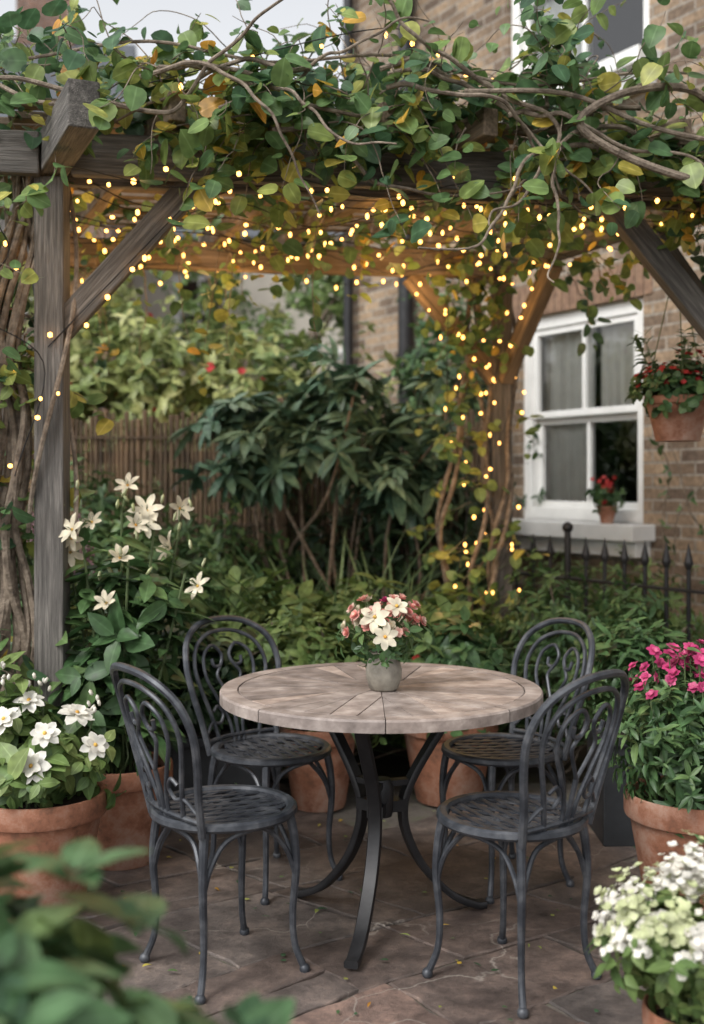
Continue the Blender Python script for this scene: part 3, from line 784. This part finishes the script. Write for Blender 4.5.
# ------------------------------------------------------------ table
TB = empty('garden_table', (.09, 3.55, 0))
pr = Prisms(); NS = 12; Rr = .445
for i in range(NS):
    am = 2 * math.pi * i / NS + math.pi / NS; half = math.pi / NS
    ex = np.array([math.cos(am), math.sin(am)]); ey = np.array([-math.sin(am), math.cos(am)])
    Wd = Rr * math.sin(half); pw = 2 * Wd / 3
    for j in range(3):
        v0 = -Wd + j * pw + .0015; v1 = v0 + pw - .003
        def xin(v): return abs(v) / math.tan(half) + .003
        x0a, x0b = xin(v0), xin(v1)
        xo = lambda v: math.sqrt(max(Rr ** 2 - v * v, 0)) - .002
        if j == 1: pts = [(.006, 0), (x0a, v0), (xo(v0), v0), (xo(0), 0), (xo(v1), v1), (x0b, v1)]
        else: pts = [(x0a, v0), (xo(v0), v0), (xo(v1), v1), (x0b, v1)]
        P2 = [tuple(ex * p[0] + ey * p[1]) for p in pts]
        A = sum(P2[k][0] * P2[(k + 1) % len(P2)][1] - P2[(k + 1) % len(P2)][0] * P2[k][1] for k in range(len(P2)))
        if A < 0: P2 = P2[::-1]
        pr.add(P2, .712, .740 + random.uniform(-.0006, .0006), .0022)
for i in range(8):
    a0 = 2 * math.pi * i / 8 + .003; a1 = 2 * math.pi * (i + 1) / 8 - .003; aa = np.linspace(a0, a1, 12)
    o = [(.5 * math.cos(a), .5 * math.sin(a)) for a in aa]; inn = [((Rr + .001) * math.cos(a), (Rr + .001) * math.sin(a)) for a in aa]
    rv = .2 + .5 * random.random(); k = len(pr.V); m = 12; zt = .7405
    for (lst, z) in ((inn, .705), (o, .705), (o, zt - .006), ([(x * .992, y * .992) for x, y in o], zt), (inn, zt)):
        pr.V += [(x, y, z) for x, y in lst]; pr.D += [rv, .5, .5, 1] * m
    for s_ in range(5):
        for q in range(m - 1):
            A = k + s_ * m + q; B_ = k + ((s_ + 1) % 5) * m + q
            pr.F.append((A, A + 1, B_ + 1, B_))
pr.build('table_top', 'ttop', TB)
t = Tubes()
t.lathe([(0, .690), (.40, .690), (.40, .711), (0, .711)], seg=48)
for az in (255, 140, 20):
    a = R(az); d = np.array([math.cos(a), math.sin(a), 0]); sd_ = (-math.sin(a), math.cos(a), 0)
    prof = [(.27, .70), (.235, .64), (.17, .55), (.105, .45), (.075, .37), (.085, .28), (.14, .17), (.235, .07), (.32, .025), (.36, .02)]
    P = cat([d * r + UP * z for r, z in prof], 6)
    T = norm(np.gradient(P, axis=0)); S = np.array(sd_)
    Nn = np.cross(T, S); hw, ht = .021, .011; V = []; F = []
    for p, nn in zip(P, Nn):
        for (x, y) in ((-1, -.6), (-.85, -1), (.85, -1), (1, -.6), (1, .6), (.85, 1), (-.85, 1), (-1, .6)):
            V.append(tuple(p + S * x * hw + nn * y * ht))
    for i in range(len(P) - 1):
        for j in range(8):
            A = i * 8 + j; B_ = i * 8 + (j + 1) % 8; F.append((A, B_, B_ + 8, A + 8))
    F.append(tuple(range(8))[::-1]); F.append(tuple((len(P) - 1) * 8 + j for j in range(8)))
    t.raw(V, F)
    t.box(tuple(d * .045 + UP * .37), (.07, .05, .035), Matrix.Rotation(a, 3, 'Z'))
    t.box(tuple(d * .045 + UP * .44), (.09, .03, .018), Matrix.Rotation(a, 3, 'Z'))
t.lathe([(0, .34), (.035, .34), (.04, .36), (.04, .43), (.03, .455), (0, .455)], seg=20)
t.build('table_base', 'black', TB)

# ------------------------------------------------------------ chairs
def chair(loc, az):
    C = empty('garden_chair', (loc[0], loc[1], 0), R(az - 90))
    t = Tubes()
    t.lathe([(.176, .446), (.182, .440), (.203, .440), (.210, .448), (.208, .460), (.200, .466), (.184, .465), (.177, .458), (.176, .446)], seg=56)
    def arcs(sgn):
        for k in range(-4, 5):
            c = k * .044; pts = []
            for v in np.linspace(-.19, .19, 15):
                x = c + sgn * .35 * v
                if x * x + v * v < .181 ** 2: pts.append((x, v, .4545 - .006 * (1 - (x * x + v * v) / .034) + sgn * .0012))
            if len(pts) > 2: t.add(pts, .0095, up=(0, 0, 1), rh=.0028)
    arcs(1); arcs(-1)
    for c in (-.09, 0, .09):
        xx = math.sqrt(.18 ** 2 - c * c); t.add([(x, c, .4455) for x in np.linspace(-xx, xx, 7)], .008, up=(0, 0, 1), rh=.003)
    cs = [(-1, -1), (1, -1), (1, 1), (-1, 1)]; q = .135
    for (a, b) in cs:
        P = cat([(a * q * f, b * q * f, z) for f, z in ((1, .445), (1.07, .38), (1.1, .29), (1.05, .17), (1.08, .08), (1.22, .012))], 6)
        t.add(P, np.interp(P[:, 2], [0, .1, .35, .45], [.0105, .0095, .0125, .014]), 9)
        t.lathe([(0, 0), (.013, .001), (.016, .008), (.014, .018), (.008, .024), (0, .026)], (a * q * 1.23, b * q * 1.23, 0), 10)
    for i in range(4):
        a = np.array([*cs[i], 0]) * q * 1.09; b = np.array([*cs[(i + 1) % 4], 0]) * q * 1.09; m = norm(a + b) * .178
        P = [a + UP * .27, a * .9 + b * .08 + UP * .345, a * .72 + b * .24 + UP * .405, m + UP * .437, b * .72 + a * .24 + UP * .405, b * .9 + a * .08 + UP * .345, b + UP * .27]
        t.add(cat(P, 5), .0075, 7)
    def bk(pts, r, n=6):
        P2 = cat([(u, .45 + (z - .45) * .945, 0) for u, z in pts], n)
        P3 = [(u, -.178 - .24 * (z - .45) - .12 * max(z - .45, 0) ** 2 + 1.0 * u * u, z) for u, z, _ in P2]
        t.add(P3, r, 8)
    def both(pts, r, n=6): bk(pts, r, n); bk([(-u, z) for u, z in pts], r, n)
    o = [(-.150, .43), (-.168, .54), (-.196, .66), (-.205, .75), (-.180, .835), (-.105, .89), (0, .905)]
    bk(o + [(-u, z) for u, z in o[:-1]][::-1], .0115)
    o = [(-.085, .455), (-.115, .57), (-.15, .68), (-.157, .75), (-.13, .815), (-.07, .852), (0, .862)]
    bk(o + [(-u, z) for u, z in o[:-1]][::-1], .0075)
    both([(-.022, .455), (-.03, .53), (-.07, .62), (-.108, .70), (-.103, .775), (-.055, .81), (-.018, .775), (-.03, .735), (-.06, .735), (-.066, .762)], .0065)
    both([(-.15, .50), (-.115, .535), (-.075, .53), (-.055, .56), (-.075, .59), (-.1, .575)], .006)
    both([(0, .60), (-.035, .66), (-.052, .70), (-.03, .735)], .006)
    bk([(0, .455), (0, .52), (0, .60)], .0075, 3)
    bk([(-.15, .475), (-.07, .478), (0, .478), (.07, .478), (.15, .475)], .008, 4)
    t.build('chair_frame', 'iron', C)
chair((-.365, 3.24), 36); chair((.445, 3.17), 134); chair((-.28, 3.95), -46); chair((.52, 3.95), 208)

# ------------------------------------------------------------ pots
def pot_mesh(par, r, h, mat='terra'):
    t = Tubes(); b = r * .66; rh = h * .2
    t.lathe([(0, .002), (b * .97, .002), (b, .01), (r * .915, h - rh), (r * .93, h - rh + .002), (r * .985, h - rh + .006), (r, h - rh + .015), (r, h - .012), (r * .985, h - .002), (r * .95, h), (r * .9, h - .006), (r * .88, h - .05), (0, h - .05)], seg=56)
    t.build('pot', mat, par)
    s = Tubes(); s.lathe([(0, h - .035), (r * .5, h - .03), (r * .885, h - .042)], seg=30); s.build('soil', 'soil', par)
def plant(name, loc, fn, pot=None, mat='terra', stem='stem'):
    e = empty(name, (loc[0], loc[1], loc[2] if len(loc) > 2 else 0)); lf = Leaves(); tb = Tubes()
    if pot: pot_mesh(e, pot[0], pot[1], mat)
    mats = fn(lf, tb)
    if lf.n: lf.build('foliage', mats, e)
    if tb.n: tb.build('stems', stem, e)
    return e
def stems(tb, base, C, n, r=.004, k=.03, wob=.04):
    for i in rng.choice(len(C), min(n, len(C)), replace=False):
        b = np.array(base) + rng.normal(0, k, 3) * [1, 1, 0]; c = C[i]
        m1 = b + (c - b) * .33 + rng.normal(0, wob, 3); m2 = b + (c - b) * .66 + rng.normal(0, wob, 3) + UP * .04
        tb.add(cat([b, m1, m2, c], 4), np.linspace(r, r * .5, 13), 5)
def flowers(lf, C, N, k, L, W, T, mi, opn=.35, cm=None, cs=.012):
    C = np.atleast_2d(C); N = norm(np.atleast_2d(N)); a, b = basis(N); ph = rng.uniform(0, 6.28, len(C)); sc = rng.uniform(.8, 1.15, len(C)); tone = rng.random(len(C))
    for j in range(k):
        an = ph + j * 2 * math.pi / k + rng.normal(0, .08, len(C))
        D = norm(a * np.cos(an)[:, None] + b * np.sin(an)[:, None] + N * (opn + rng.normal(0, .08, (len(C), 1))))
        lf.add(C, D, N, L * sc, W * sc, T, mi, rv=np.clip(tone * .7 + rng.random(len(C)) * .3, 0, 1))
    if cm is not None:
        lf.add(C + N * cs * .4, N, a, np.full(len(C), cs), np.full(len(C), cs), T_ICO, cm)

def f_lily(lf, tb):
    spec = [((-.14, -.05, 1.29), 2), ((.0, .0, 1.33), 2), ((.12, .0, 1.27), 2), ((.24, -.06, 1.09), 1), ((-.2, .0, 1.18), 2), ((.04, -.08, 1.14), 1), ((.2, .05, 1.24), 2), ((-.06, -.05, 1.02), 1)]
    for (x, y, z), nf in spec:
        b = np.array([x * .25, y * .3, .32]); m = np.array([x * .6, y, z * .6]); e = np.array([x, y, z - .04])
        P = cat([b, m, e], 8); tb.add(P, .005, 6)
        cluster(lf, P[2:-2], np.gradient(P, axis=0)[2:-2], 2, .04, .17, .06, T_OV, .95, 0, .15)
        for q in range(nf):
            c = e + rng.normal(0, .045, 3) + UP * .03; nn = norm(np.array([rng.normal(0, .7), -.8, rng.uniform(.0, .8)]))
            tb.add([e - UP * .03, (e + c) / 2, c], .003, 5)
            flowers(lf, c, nn, 6, .062, .026, T_PT, 1, rng.uniform(.3, .9), 2, .012)
            for s_ in range(5):
                d = norm(nn + rng.normal(0, .25, 3)); tb.add([c, c + d * .02, c + d * .035], .001, 4)
        for q in range(3):
            c = e + rng.normal(0, .04, 3) + UP * .05; lf.add(c, rng.normal(0, .4, 3) + UP, np.array([0, 1., 0]), .042, .012, T_ICO, 3)
    C, O = blob_pts([((-.04, .05, .75), (.2, .2, .34)), ((-.14, 0, .5), (.18, .2, .2)), ((.1, -.02, .85), (.12, .12, .2))], 85)
    cluster(lf, C, O + UP * .3, 4, .06, .14, .075, T_OV, .95, 4, .2); stems(tb, (0, 0, .3), C, 25)
    return ['l_mid', 'p_cream', 'stamen', 'p_green', 'l_mid']
plant('potted_lily', (-.84, 4.15), f_lily, (.185, .36))

def f_white(lf, tb):
    C, O = blob_pts([((0, 0, .47), (.24, .22, .14)), ((-.12, .02, .58), (.17, .15, .17))], 190, .4)
    cluster(lf, C, O + UP * .4, 4, .03, .09, .052, T_OV, .9, 0, .1); stems(tb, (0, 0, .34), C, 40)
    F = np.array([(.06, -.16, .60), (.03, -.2, .51), (.20, -.1, .55), (-.07, -.14, .64), (.12, .0, .63), (-.18, -.1, .57), (-.02, -.05, .68)])
    N = np.array([(.1, -.8, .6), (-.1, -1, .5), (.5, -.6, .5), (-.3, -.6, .6), (.3, -.3, .8), (-.4, -.8, .4), (0, -.5, .9)])
    flowers(lf, F, N, 7, .055, .034, T_PT, 1, .2, 2, .016); flowers(lf, F + norm(N) * .004, N, 5, .038, .025, T_PT, 1, .6)
    for (x, y, z) in ((-.13, -.08, .82), (-.1, -.05, .76), (-.16, -.05, .74), (.0, 0, .74), (.18, 0, .66)):
        tb.add(cat([(x * .5, y, .42), (x * .9, y, z - .08), (x, y, z)], 5), .0025, 5)
        n = 6; c = np.array([x, y, z]) + rng.normal(0, .018, (n, 3)); lf.add(c, rng.normal(0, .4, (n, 3)) + UP, np.tile([0, 1., 0], (n, 1)), .024, .012, T_ICO, 1)
    return ['l_light', 'p_white', 'stamen']
plant('potted_white_flowers', (-1.01, 3.68), f_white, (.215, .38))

def f_pink(lf, tb):
    C, O = blob_pts([((0, 0, .52), (.24, .22, .2)), ((-.05, 0, .62), (.18, .18, .17))], 330, .45)
    cluster(lf, C, O + UP * .6, 7, .06, .065, .02, T_LN, .85, 0, .0); stems(tb, (0, 0, .34), C, 50)
    n = 50; a = rng.uniform(0, 6.28, n); r = rng.uniform(0, .22, n)
    F = np.column_stack([r * np.cos(a), r * np.sin(a) - .02, .84 - r * .5 + rng.normal(0, .035, n)]); F = np.vstack([F, [(.06, -.23, .63), (.1, -.21, .68), (.075, -.22, .655), (-.02, -.16, .76), (-.1, -.1, .77)]])
    N = norm(F - np.array([0, .1, .55]) + rng.normal(0, .1, F.shape))
    flowers(lf, F, N, 6, .024, .019, T_PT, 1, .4); flowers(lf, F + N * .004, N, 5, .016, .013, T_PT, 1, .9)
    for f in F: tb.add(cat([(f[0] * .5, f[1] * .5, .5), f - UP * .05, f], 4), .002, 4)
    return ['l_mid', 'p_mag']
plant('potted_pink_flowers', (1.08, 3.6), f_pink, (.215, .40))

def f_hyd(lf, tb):
    C, O = blob_pts([((0, 0, .38), (.17, .16, .10)), ((-.06, 0, .42), (.12, .12, .1))], 200, .4)
    cluster(lf, C, O + UP * .3, 4, .02, .05, .028, T_OV, .9, 0, .1); stems(tb, (0, 0, .24), C, 30)
    for i in range(95):
        a = rng.uniform(0, 6.28); r = rng.uniform(.0, .20); c = np.array([r * math.cos(a), r * math.sin(a), .56 - r * .62 + rng.normal(0, .02)])
        n = 13; P = c + rng.normal(0, .015, (n, 3)); N = norm(P - np.array([0, .05, .3]))
        flowers(lf, P, N + rng.normal(0, .2, (n, 3)), 4, .011, .011, T_PR, 1 if i % 3 else 2, .25)
    return ['l_light', 'p_white', 'p_green']
plant('potted_white_hydrangea', (.72, 2.4), f_hyd, (.105, .275))

def f_fore(lf, tb):
    C, O = blob_pts([((-.06, 0, .74), (.2, .18, .17)), ((.1, -.02, .62), (.17, .18, .13)), ((-.2, 0, .78), (.14, .15, .15)), ((.0, .1, .5), (.22, .2, .2))], 130, .4)
    cluster(lf, C, O + UP * .5, 5, .03, .10, .058, T_OV, .9, 0, .0)
    for i in range(10):
        c = C[i * 5]; tb.add(cat([(0, 0, .3), (c[0] * .4, c[1] * .4, .45), c], 6), .006, 6)
    return ['l_fore']
plant('potted_shrub', (-.36, 1.33), f_fore, (.17, .34))

# shrubs -----------------------------------------------------
def shrub(name, loc, blobs, Mn, n, tw, L, W, T, mats, spread=.9, grav=.1, pot=None, base=.0, pm='terra', nst=20, rmin=.5, extra=None, flat=.5, upb=.25, sr=.007, k=.03, wob=.04):
    def fn(lf, tb):
        C, O = blob_pts(blobs, Mn, rmin); cluster(lf, C, O + UP * upb, n, tw, L, W, T, spread, 0, grav, flat=flat)
        stems(tb, (0, 0, base), C, nst, sr, k, wob)
        if extra: extra(lf, tb, C, O)
        return mats
    return plant(name, loc, fn, pot, pm, 'bark')
def hedgeflw(lf, tb, C, O):
    k = (O[:, 1] < -.2) & (C[:, 2] > 1.8); F = C[k][:26] + O[k][:26] * .1; flowers(lf, F, O[k][:26], 5, .035, .03, T_PR, 1, .3)
shrub('variegated_hedge', (-1.4, 8.1), [((-2.6, 0, 1.6), (1.2, .6, 1.2)), ((-1.2, 0, 1.5), (1.0, .6, 1.15)), ((-.3, .1, 1.6), (.9, .6, 1.0)), ((.6, 0, 1.45), (.8, .5, 1.05)), ((1.3, .2, 1.3), (.8, .5, 1.1)), ((-.5, .2, 2.3), (.5, .5, .45)), ((-1.3, .2, 2.15), (.5, .5, .5)), ((.2, .1, 2.15), (.45, .4, .35))], 2600, 6, .10, .14, .06, T_OS, ['l_yel', 'p_red'], extra=hedgeflw)
shrub('rhododendron', (-.12, 6.8), [((-.42, 0, 1.74), (.34, .3, .14)), ((.08, -.05, 1.9), (.32, .3, .16)), ((.5, 0, 1.68), (.28, .3, .18)), ((-.05, -.15, 1.58), (.42, .3, .16)), ((-.5, -.05, 1.44), (.3, .3, .14)), ((.35, -.1, 1.38), (.32, .3, .16)), ((-.1, .1, 2.1), (.18, .15, .10)), ((.6, -.05, 1.95), (.15, .15, .1))], 170, 11, .02, .21, .068, T_LN, ['l_rhodo'], .98, .14, nst=14, rmin=.5, flat=.7, upb=1.1, sr=.014, k=.16, wob=.09)
shrub('dark_hedge', (.3, 8.4), [((-.2, 0, .9), (1.3, .5, 1.1)), ((.5, .1, 1.3), (.8, .6, 1.3)), ((-1.6, -.3, .8), (1, .4, .9))], 1700, 6, .07, .1, .045, T_OS, ['l_dark'])
shrub('laurel_shrub', (.45, 7.1), [((0, 0, .9), (.5, .4, .8)), ((-.6, .1, .6), (.6, .3, .55)), ((-1.3, 0, .55), (.6, .3, .55))], 1200, 6, .07, .1, .036, T_LS, ['l_dark'])
shrub('ivy_climber', (.72, 7.9), [((-.1, 0, 1.9), (.28, .25, .85)), ((-.2, 0, 1.1), (.35, .3, .7))], 480, 5, .06, .09, .06, T_OS, ['l_mid'])
shrub('border_shrub', (-1.75, 5.2), [((0, 0, .8), (.5, .4, .7)), ((.35, -.1, .55), (.3, .3, .5)), ((-.5, .2, 1.2), (.5, .4, .8))], 800, 6, .06, .085, .04, T_OS, ['l_dark'])
shrub('border_shrub', (-1.0, 5.7), [((0, 0, .62), (.45, .35, .5)), ((.35, .1, .45), (.35, .3, .42)), ((-.3, 0, .95), (.25, .25, .25))], 700, 6, .05, .09, .042, T_OS, ['l_mid'])
shrub('border_shrub', (-1.5, 6.6), [((0, 0, .9), (.5, .3, .6)), ((.7, .2, .7), (.5, .3, .5))], 700, 6, .06, .1, .034, T_LS, ['l_mid'])
shrub('border_shrub', (.98, 5.55), [((0, 0, .55), (.34, .28, .42)), ((.3, -.3, .5), (.28, .25, .4))], 600, 6, .05, .075, .028, T_LS, ['l_mid'])
shrub('border_shrub', (1.62, 6.2), [((0, 0, .5), (.4, .3, .45)), ((-.3, .6, .5), (.35, .35, .4))], 500, 6, .05, .075, .028, T_LS, ['l_light'])
shrub('border_shrub', (-.35, 5.35), [((0, 0, .5), (.3, .25, .38)), ((.35, .1, .6), (.25, .25, .3)), ((.75, .1, .45), (.3, .25, .35))], 360, 6, .06, .13, .065, T_OV, ['l_light'])
def tree(name, loc, hz, rad, n, mat):
    def fn(lf, tb):
        tb.add(cat([(0, 0, 0), (.05, 0, hz * .4), (-.05, .05, hz * .75), (0, 0, hz * 1.1)], 6), np.linspace(.11, .03, 19), 9)
        bl_ = []
        for i in range(7):
            a = i * 2.4; e = np.array([math.cos(a) * rad * .65, math.sin(a) * rad * .5, hz + rng.uniform(-.5, .6) * rad]); s = np.array([0, 0, hz * rng.uniform(.45, .8)])
            tb.add(cat([s, (s + e) / 2 + UP * .1, e], 6), np.linspace(.05, .012, 13), 6); bl_.append((tuple(e), (rad * .42, rad * .4, rad * .34)))
        C, O = blob_pts(bl_, n, .3); cluster(lf, C, O + UP * .2, 6, .12, .13, .065, T_OS, .9, 0, .15); return [mat]
    plant(name, loc, fn, None, 'terra', 'bark')
tree('garden_tree', (-.75, 12), 2.9, 1.25, 600, 'l_light')
tree('garden_tree', (-3.4, 11.5), 3.2, 1.3, 600, 'l_yel')
shrub('potted_foliage_plant', (-.14, 4.85), [((0, 0, .56), (.3, .25, .2)), ((-.14, 0, .63), (.2, .2, .18)), ((.15, 0, .5), (.2, .2, .16))], 360, 5, .04, .075, .038, T_OV, ['l_light'], pot=(.17, .35), base=.3)
def redflw(lf, tb, C, O):
    F = C[:14] + O[:14] * .04; flowers(lf, F, O[:14], 5, .02, .018, T_PR, 1, .3)
shrub('potted_foliage_plant', (.42, 4.95), [((0, 0, .5), (.27, .24, .16)), ((.05, 0, .6), (.17, .16, .14))], 300, 5, .04, .11, .055, T_OV, ['l_mid', 'p_red'], pot=(.215, .37), base=.3, extra=redflw)
def planter(name, loc, sx, sy, h, blobs, Mn, L, W, T, mat):
    e = empty(name, (*loc, 0)); t = Tubes(); t.box((0, 0, h / 2 - .01), (sx, sy, h - .02)); t.box((0, 0, h - .02), (sx + .03, sy + .03, .04))
    t.build('planter_box', 'planter', e, False, .006)
    s = Tubes(); s.box((0, 0, h + .002), (sx - .05, sy - .05, .004)); s.build('soil', 'soil', e, False)
    lf = Leaves(); tb = Tubes(); C, O = blob_pts(blobs, Mn, .4); C = C[C[:, 2] > h + .02]
    O = norm(C - np.array([0, 0, h])); cluster(lf, C, O, 6, .05, L, W, T, .9, 0, .1); stems(tb, (0, 0, h), C, 30)
    lf.build('foliage', [mat], e); tb.build('stems', 'stem', e)
planter('planter_box_plant', (-.62, 4.75), .55, .25, .34, [((0, 0, .52), (.34, .2, .2)), ((-.1, 0, .66), (.2, .15, .15))], 300, .09, .04, T_OV, 'l_dark')
planter('planter_box_plant', (1.2, 4.45), .5, .3, .42, [((0, 0, .58), (.3, .2, .2)), ((-.1, 0, .62), (.2, .18, .2))], 330, .09, .03, T_LN, 'l_mid')
def strap(n, L, Wd, zb=0.0, spread=.75):
    def fn(lf, tb):
        a = rng.uniform(0, 6.28, n); s = rng.uniform(.1, spread, n)
        D = norm(np.column_stack([np.cos(a) * s, np.sin(a) * s, np.ones(n)]))
        P = np.column_stack([np.cos(a) * .05, np.sin(a) * .05, np.full(n, zb)])
        Uo = norm(np.column_stack([-np.cos(a), -np.sin(a), s]))
        lf.add(P, D, Uo, L * rng.uniform(.6, 1.1, n), Wd, T_BL, 0)
        return ['l_grass']
    return fn
for (x, y, L, n) in ((-.12, 5.8, 1.3, 150), (.25, 5.95, 1.15, 120), (-.5, 6.2, 1.15, 100), (.6, 5.5, .8, 80), (-.75, 5.3, .7, 60), (1.35, 5.3, .7, 60)):
    plant('ornamental_grass', (x, y), strap(n, L, .022))
def f_ast(lf, tb):
    for i in range(6):
        x, y, z = rng.normal(0, .1), rng.normal(0, .06), rng.uniform(1.1, 1.3)
        tb.add(cat([(x * .4, y, 0), (x * .8, y, z * .5), (x, y, z)], 6), .003, 5)
        n = 90; t_ = rng.random(n); P = np.column_stack([x + rng.normal(0, .025, n) * (1 - t_), y + rng.normal(0, .025, n) * (1 - t_), z - .12 + t_ * .17])
        lf.add(P, rng.normal(0, 1, (n, 3)), np.tile([0, 0, 1.], (n, 1)), .012, .01, T_ICO, 1)
    C, O = blob_pts([((0, 0, .6), (.3, .2, .35))], 130); cluster(lf, C, O, 5, .05, .1, .05, T_OV, .9, 0)
    return ['l_mid', 'p_lilac']
plant('astilbe', (-1.18, 4.7), f_ast)
def f_hang(lf, tb):
    C, O = blob_pts([((0, 0, .2), (.19, .17, .09)), ((.0, 0, .26), (.15, .13, .08))], 280, .4); cluster(lf, C, O + UP * .3, 4, .03, .045, .036, T_RD, .9, 0)
    stems(tb, (0, 0, .14), C, 30)
    k = (O[:, 1] < .5) & (O[:, 2] > -.3); F = C[k][:60] + O[k][:60] * .03 + UP * .03; flowers(lf, F, O[k][:60] + UP * .5, 5, .017, .014, T_PR, 1, .4)
    for k in range(3):
        a = k * 2.094 + .4; tb.add([(.15 * math.cos(a), .15 * math.sin(a), .17), (.07 * math.cos(a), .07 * math.sin(a), .5), (0, 0, .79)], .0025, 5)
    for k in range(8):
        a = rng.uniform(0, 6.28); P = cat([(0, 0, .2), (.12 * math.cos(a), .1 * math.sin(a), .32), (.17 * math.cos(a), .14 * math.sin(a), .43)], 5); tb.add(P, .002, 4); cluster(lf, P[3:], np.gradient(P, axis=0)[3:], 2, .02, .06, .022, T_LN, .8, 0)
    return ['l_mid', 'p_red']
plant('hanging_flower_pot', (1.375, 4.8, 1.55), f_hang, (.14, .19))
def f_sill(lf, tb):
    C, O = blob_pts([((0, 0, .17), (.1, .08, .07))], 80, .3); cluster(lf, C, O, 4, .02, .04, .03, T_RD, .9, 0); stems(tb, (0, 0, .09), C, 12)
    flowers(lf, np.array([0, 0, .22]) + rng.normal(0, .04, (20, 3)), rng.normal(0, .5, (20, 3)) + np.array([-.5, -.7, .4]), 5, .018, .016, T_PR, 1, .4)
    return ['l_mid', 'p_red']
plant('window_sill_flowers', (1.77 - .507 * .18 - .862 * .1, 7.0 + .862 * .18 - .507 * .1, 1.12), f_sill, (.06, .11))
def f_wall(lf, tb):
    for i in range(9):
        p = np.array([rng.uniform(-.3, .3), 0, 0.0]); pts = [p]
        for k in range(9): p = p + [rng.normal(.0, .09), rng.normal(0, .02), .24]; pts.append(p)
        P = cat(pts, 3); tb.add(P, .005, 5); sel = P[rng.random(len(P)) < .4]
        cluster(lf, sel, rng.normal(0, 1, sel.shape) + [-.5, -.7, .1], 3, .05, .06, .03, T_OV, .8, 0)
    return ['l_mid']
plant('wall_climber', (1.98, 6.45), f_wall, None, 'terra', 'bark')

# ------------------------------------------------------------ vase of flowers
e = empty('flower_vase', (.098, 3.50, .741)); t = Tubes()
t.lathe([(0, 0), (.036, 0), (.044, .006), (.054, .035), (.056, .06), (.050, .088), (.044, .10), (.046, .112), (.049, .117), (.045, .118), (.040, .108), (.040, .09), (0, .088)], seg=40)
t.build('vase', 'vase', e)
lf = Leaves(); tb = Tubes()
n = 60; a = rng.uniform(0, 6.28, n); el = np.arccos(rng.uniform(.1, 1, n)); rr = rng.uniform(.085, .13, n)
Cc = np.array([0, 0, .165])
F = Cc + np.column_stack([np.sin(el) * np.cos(a) * rr * 1.1, np.sin(el) * np.sin(a) * rr, np.cos(el) * rr]); N = norm(F - Cc)
for k, mi in ((slice(0, 44), 1), (slice(44, 47), 2), (slice(47, 60), 3)):
    for lay, (s_, o_) in enumerate(((1, .3), (.75, .7), (.5, 1.2))):
        flowers(lf, F[k] + N[k] * .003 * lay, N[k], 6, .021 * s_, .016 * s_, T_PR, mi, o_)
for c, nn in (((-.03, -.105, .235), (-.1, -1, .5)), ((.035, -.09, .265), (.3, -.8, .8)), ((.0, -.125, .18), (.1, -1, .1))):
    flowers(lf, np.array(c), np.array(nn), 6, .046, .026, T_PT, 3, .3, 5, .012)
C, O = blob_pts([((0, 0, .16), (.12, .11, .07))], 90, .5); cluster(lf, C, O, 3, .02, .04, .018, T_OV, .8, 0)
for f in F: tb.add([(0, 0, .08), Cc * .9 + (f - Cc) * .3, f], .0015, 4)
lf.build('blooms', ['l_mid', 'p_pink', 'p_mag', 'p_cream', 'p_white', 'stamen'], e); tb.build('flower_stems', 'stem', e)
print('verts', sum(len(o.data.vertices) for o in bpy.data.objects if o.type == 'MESH'))
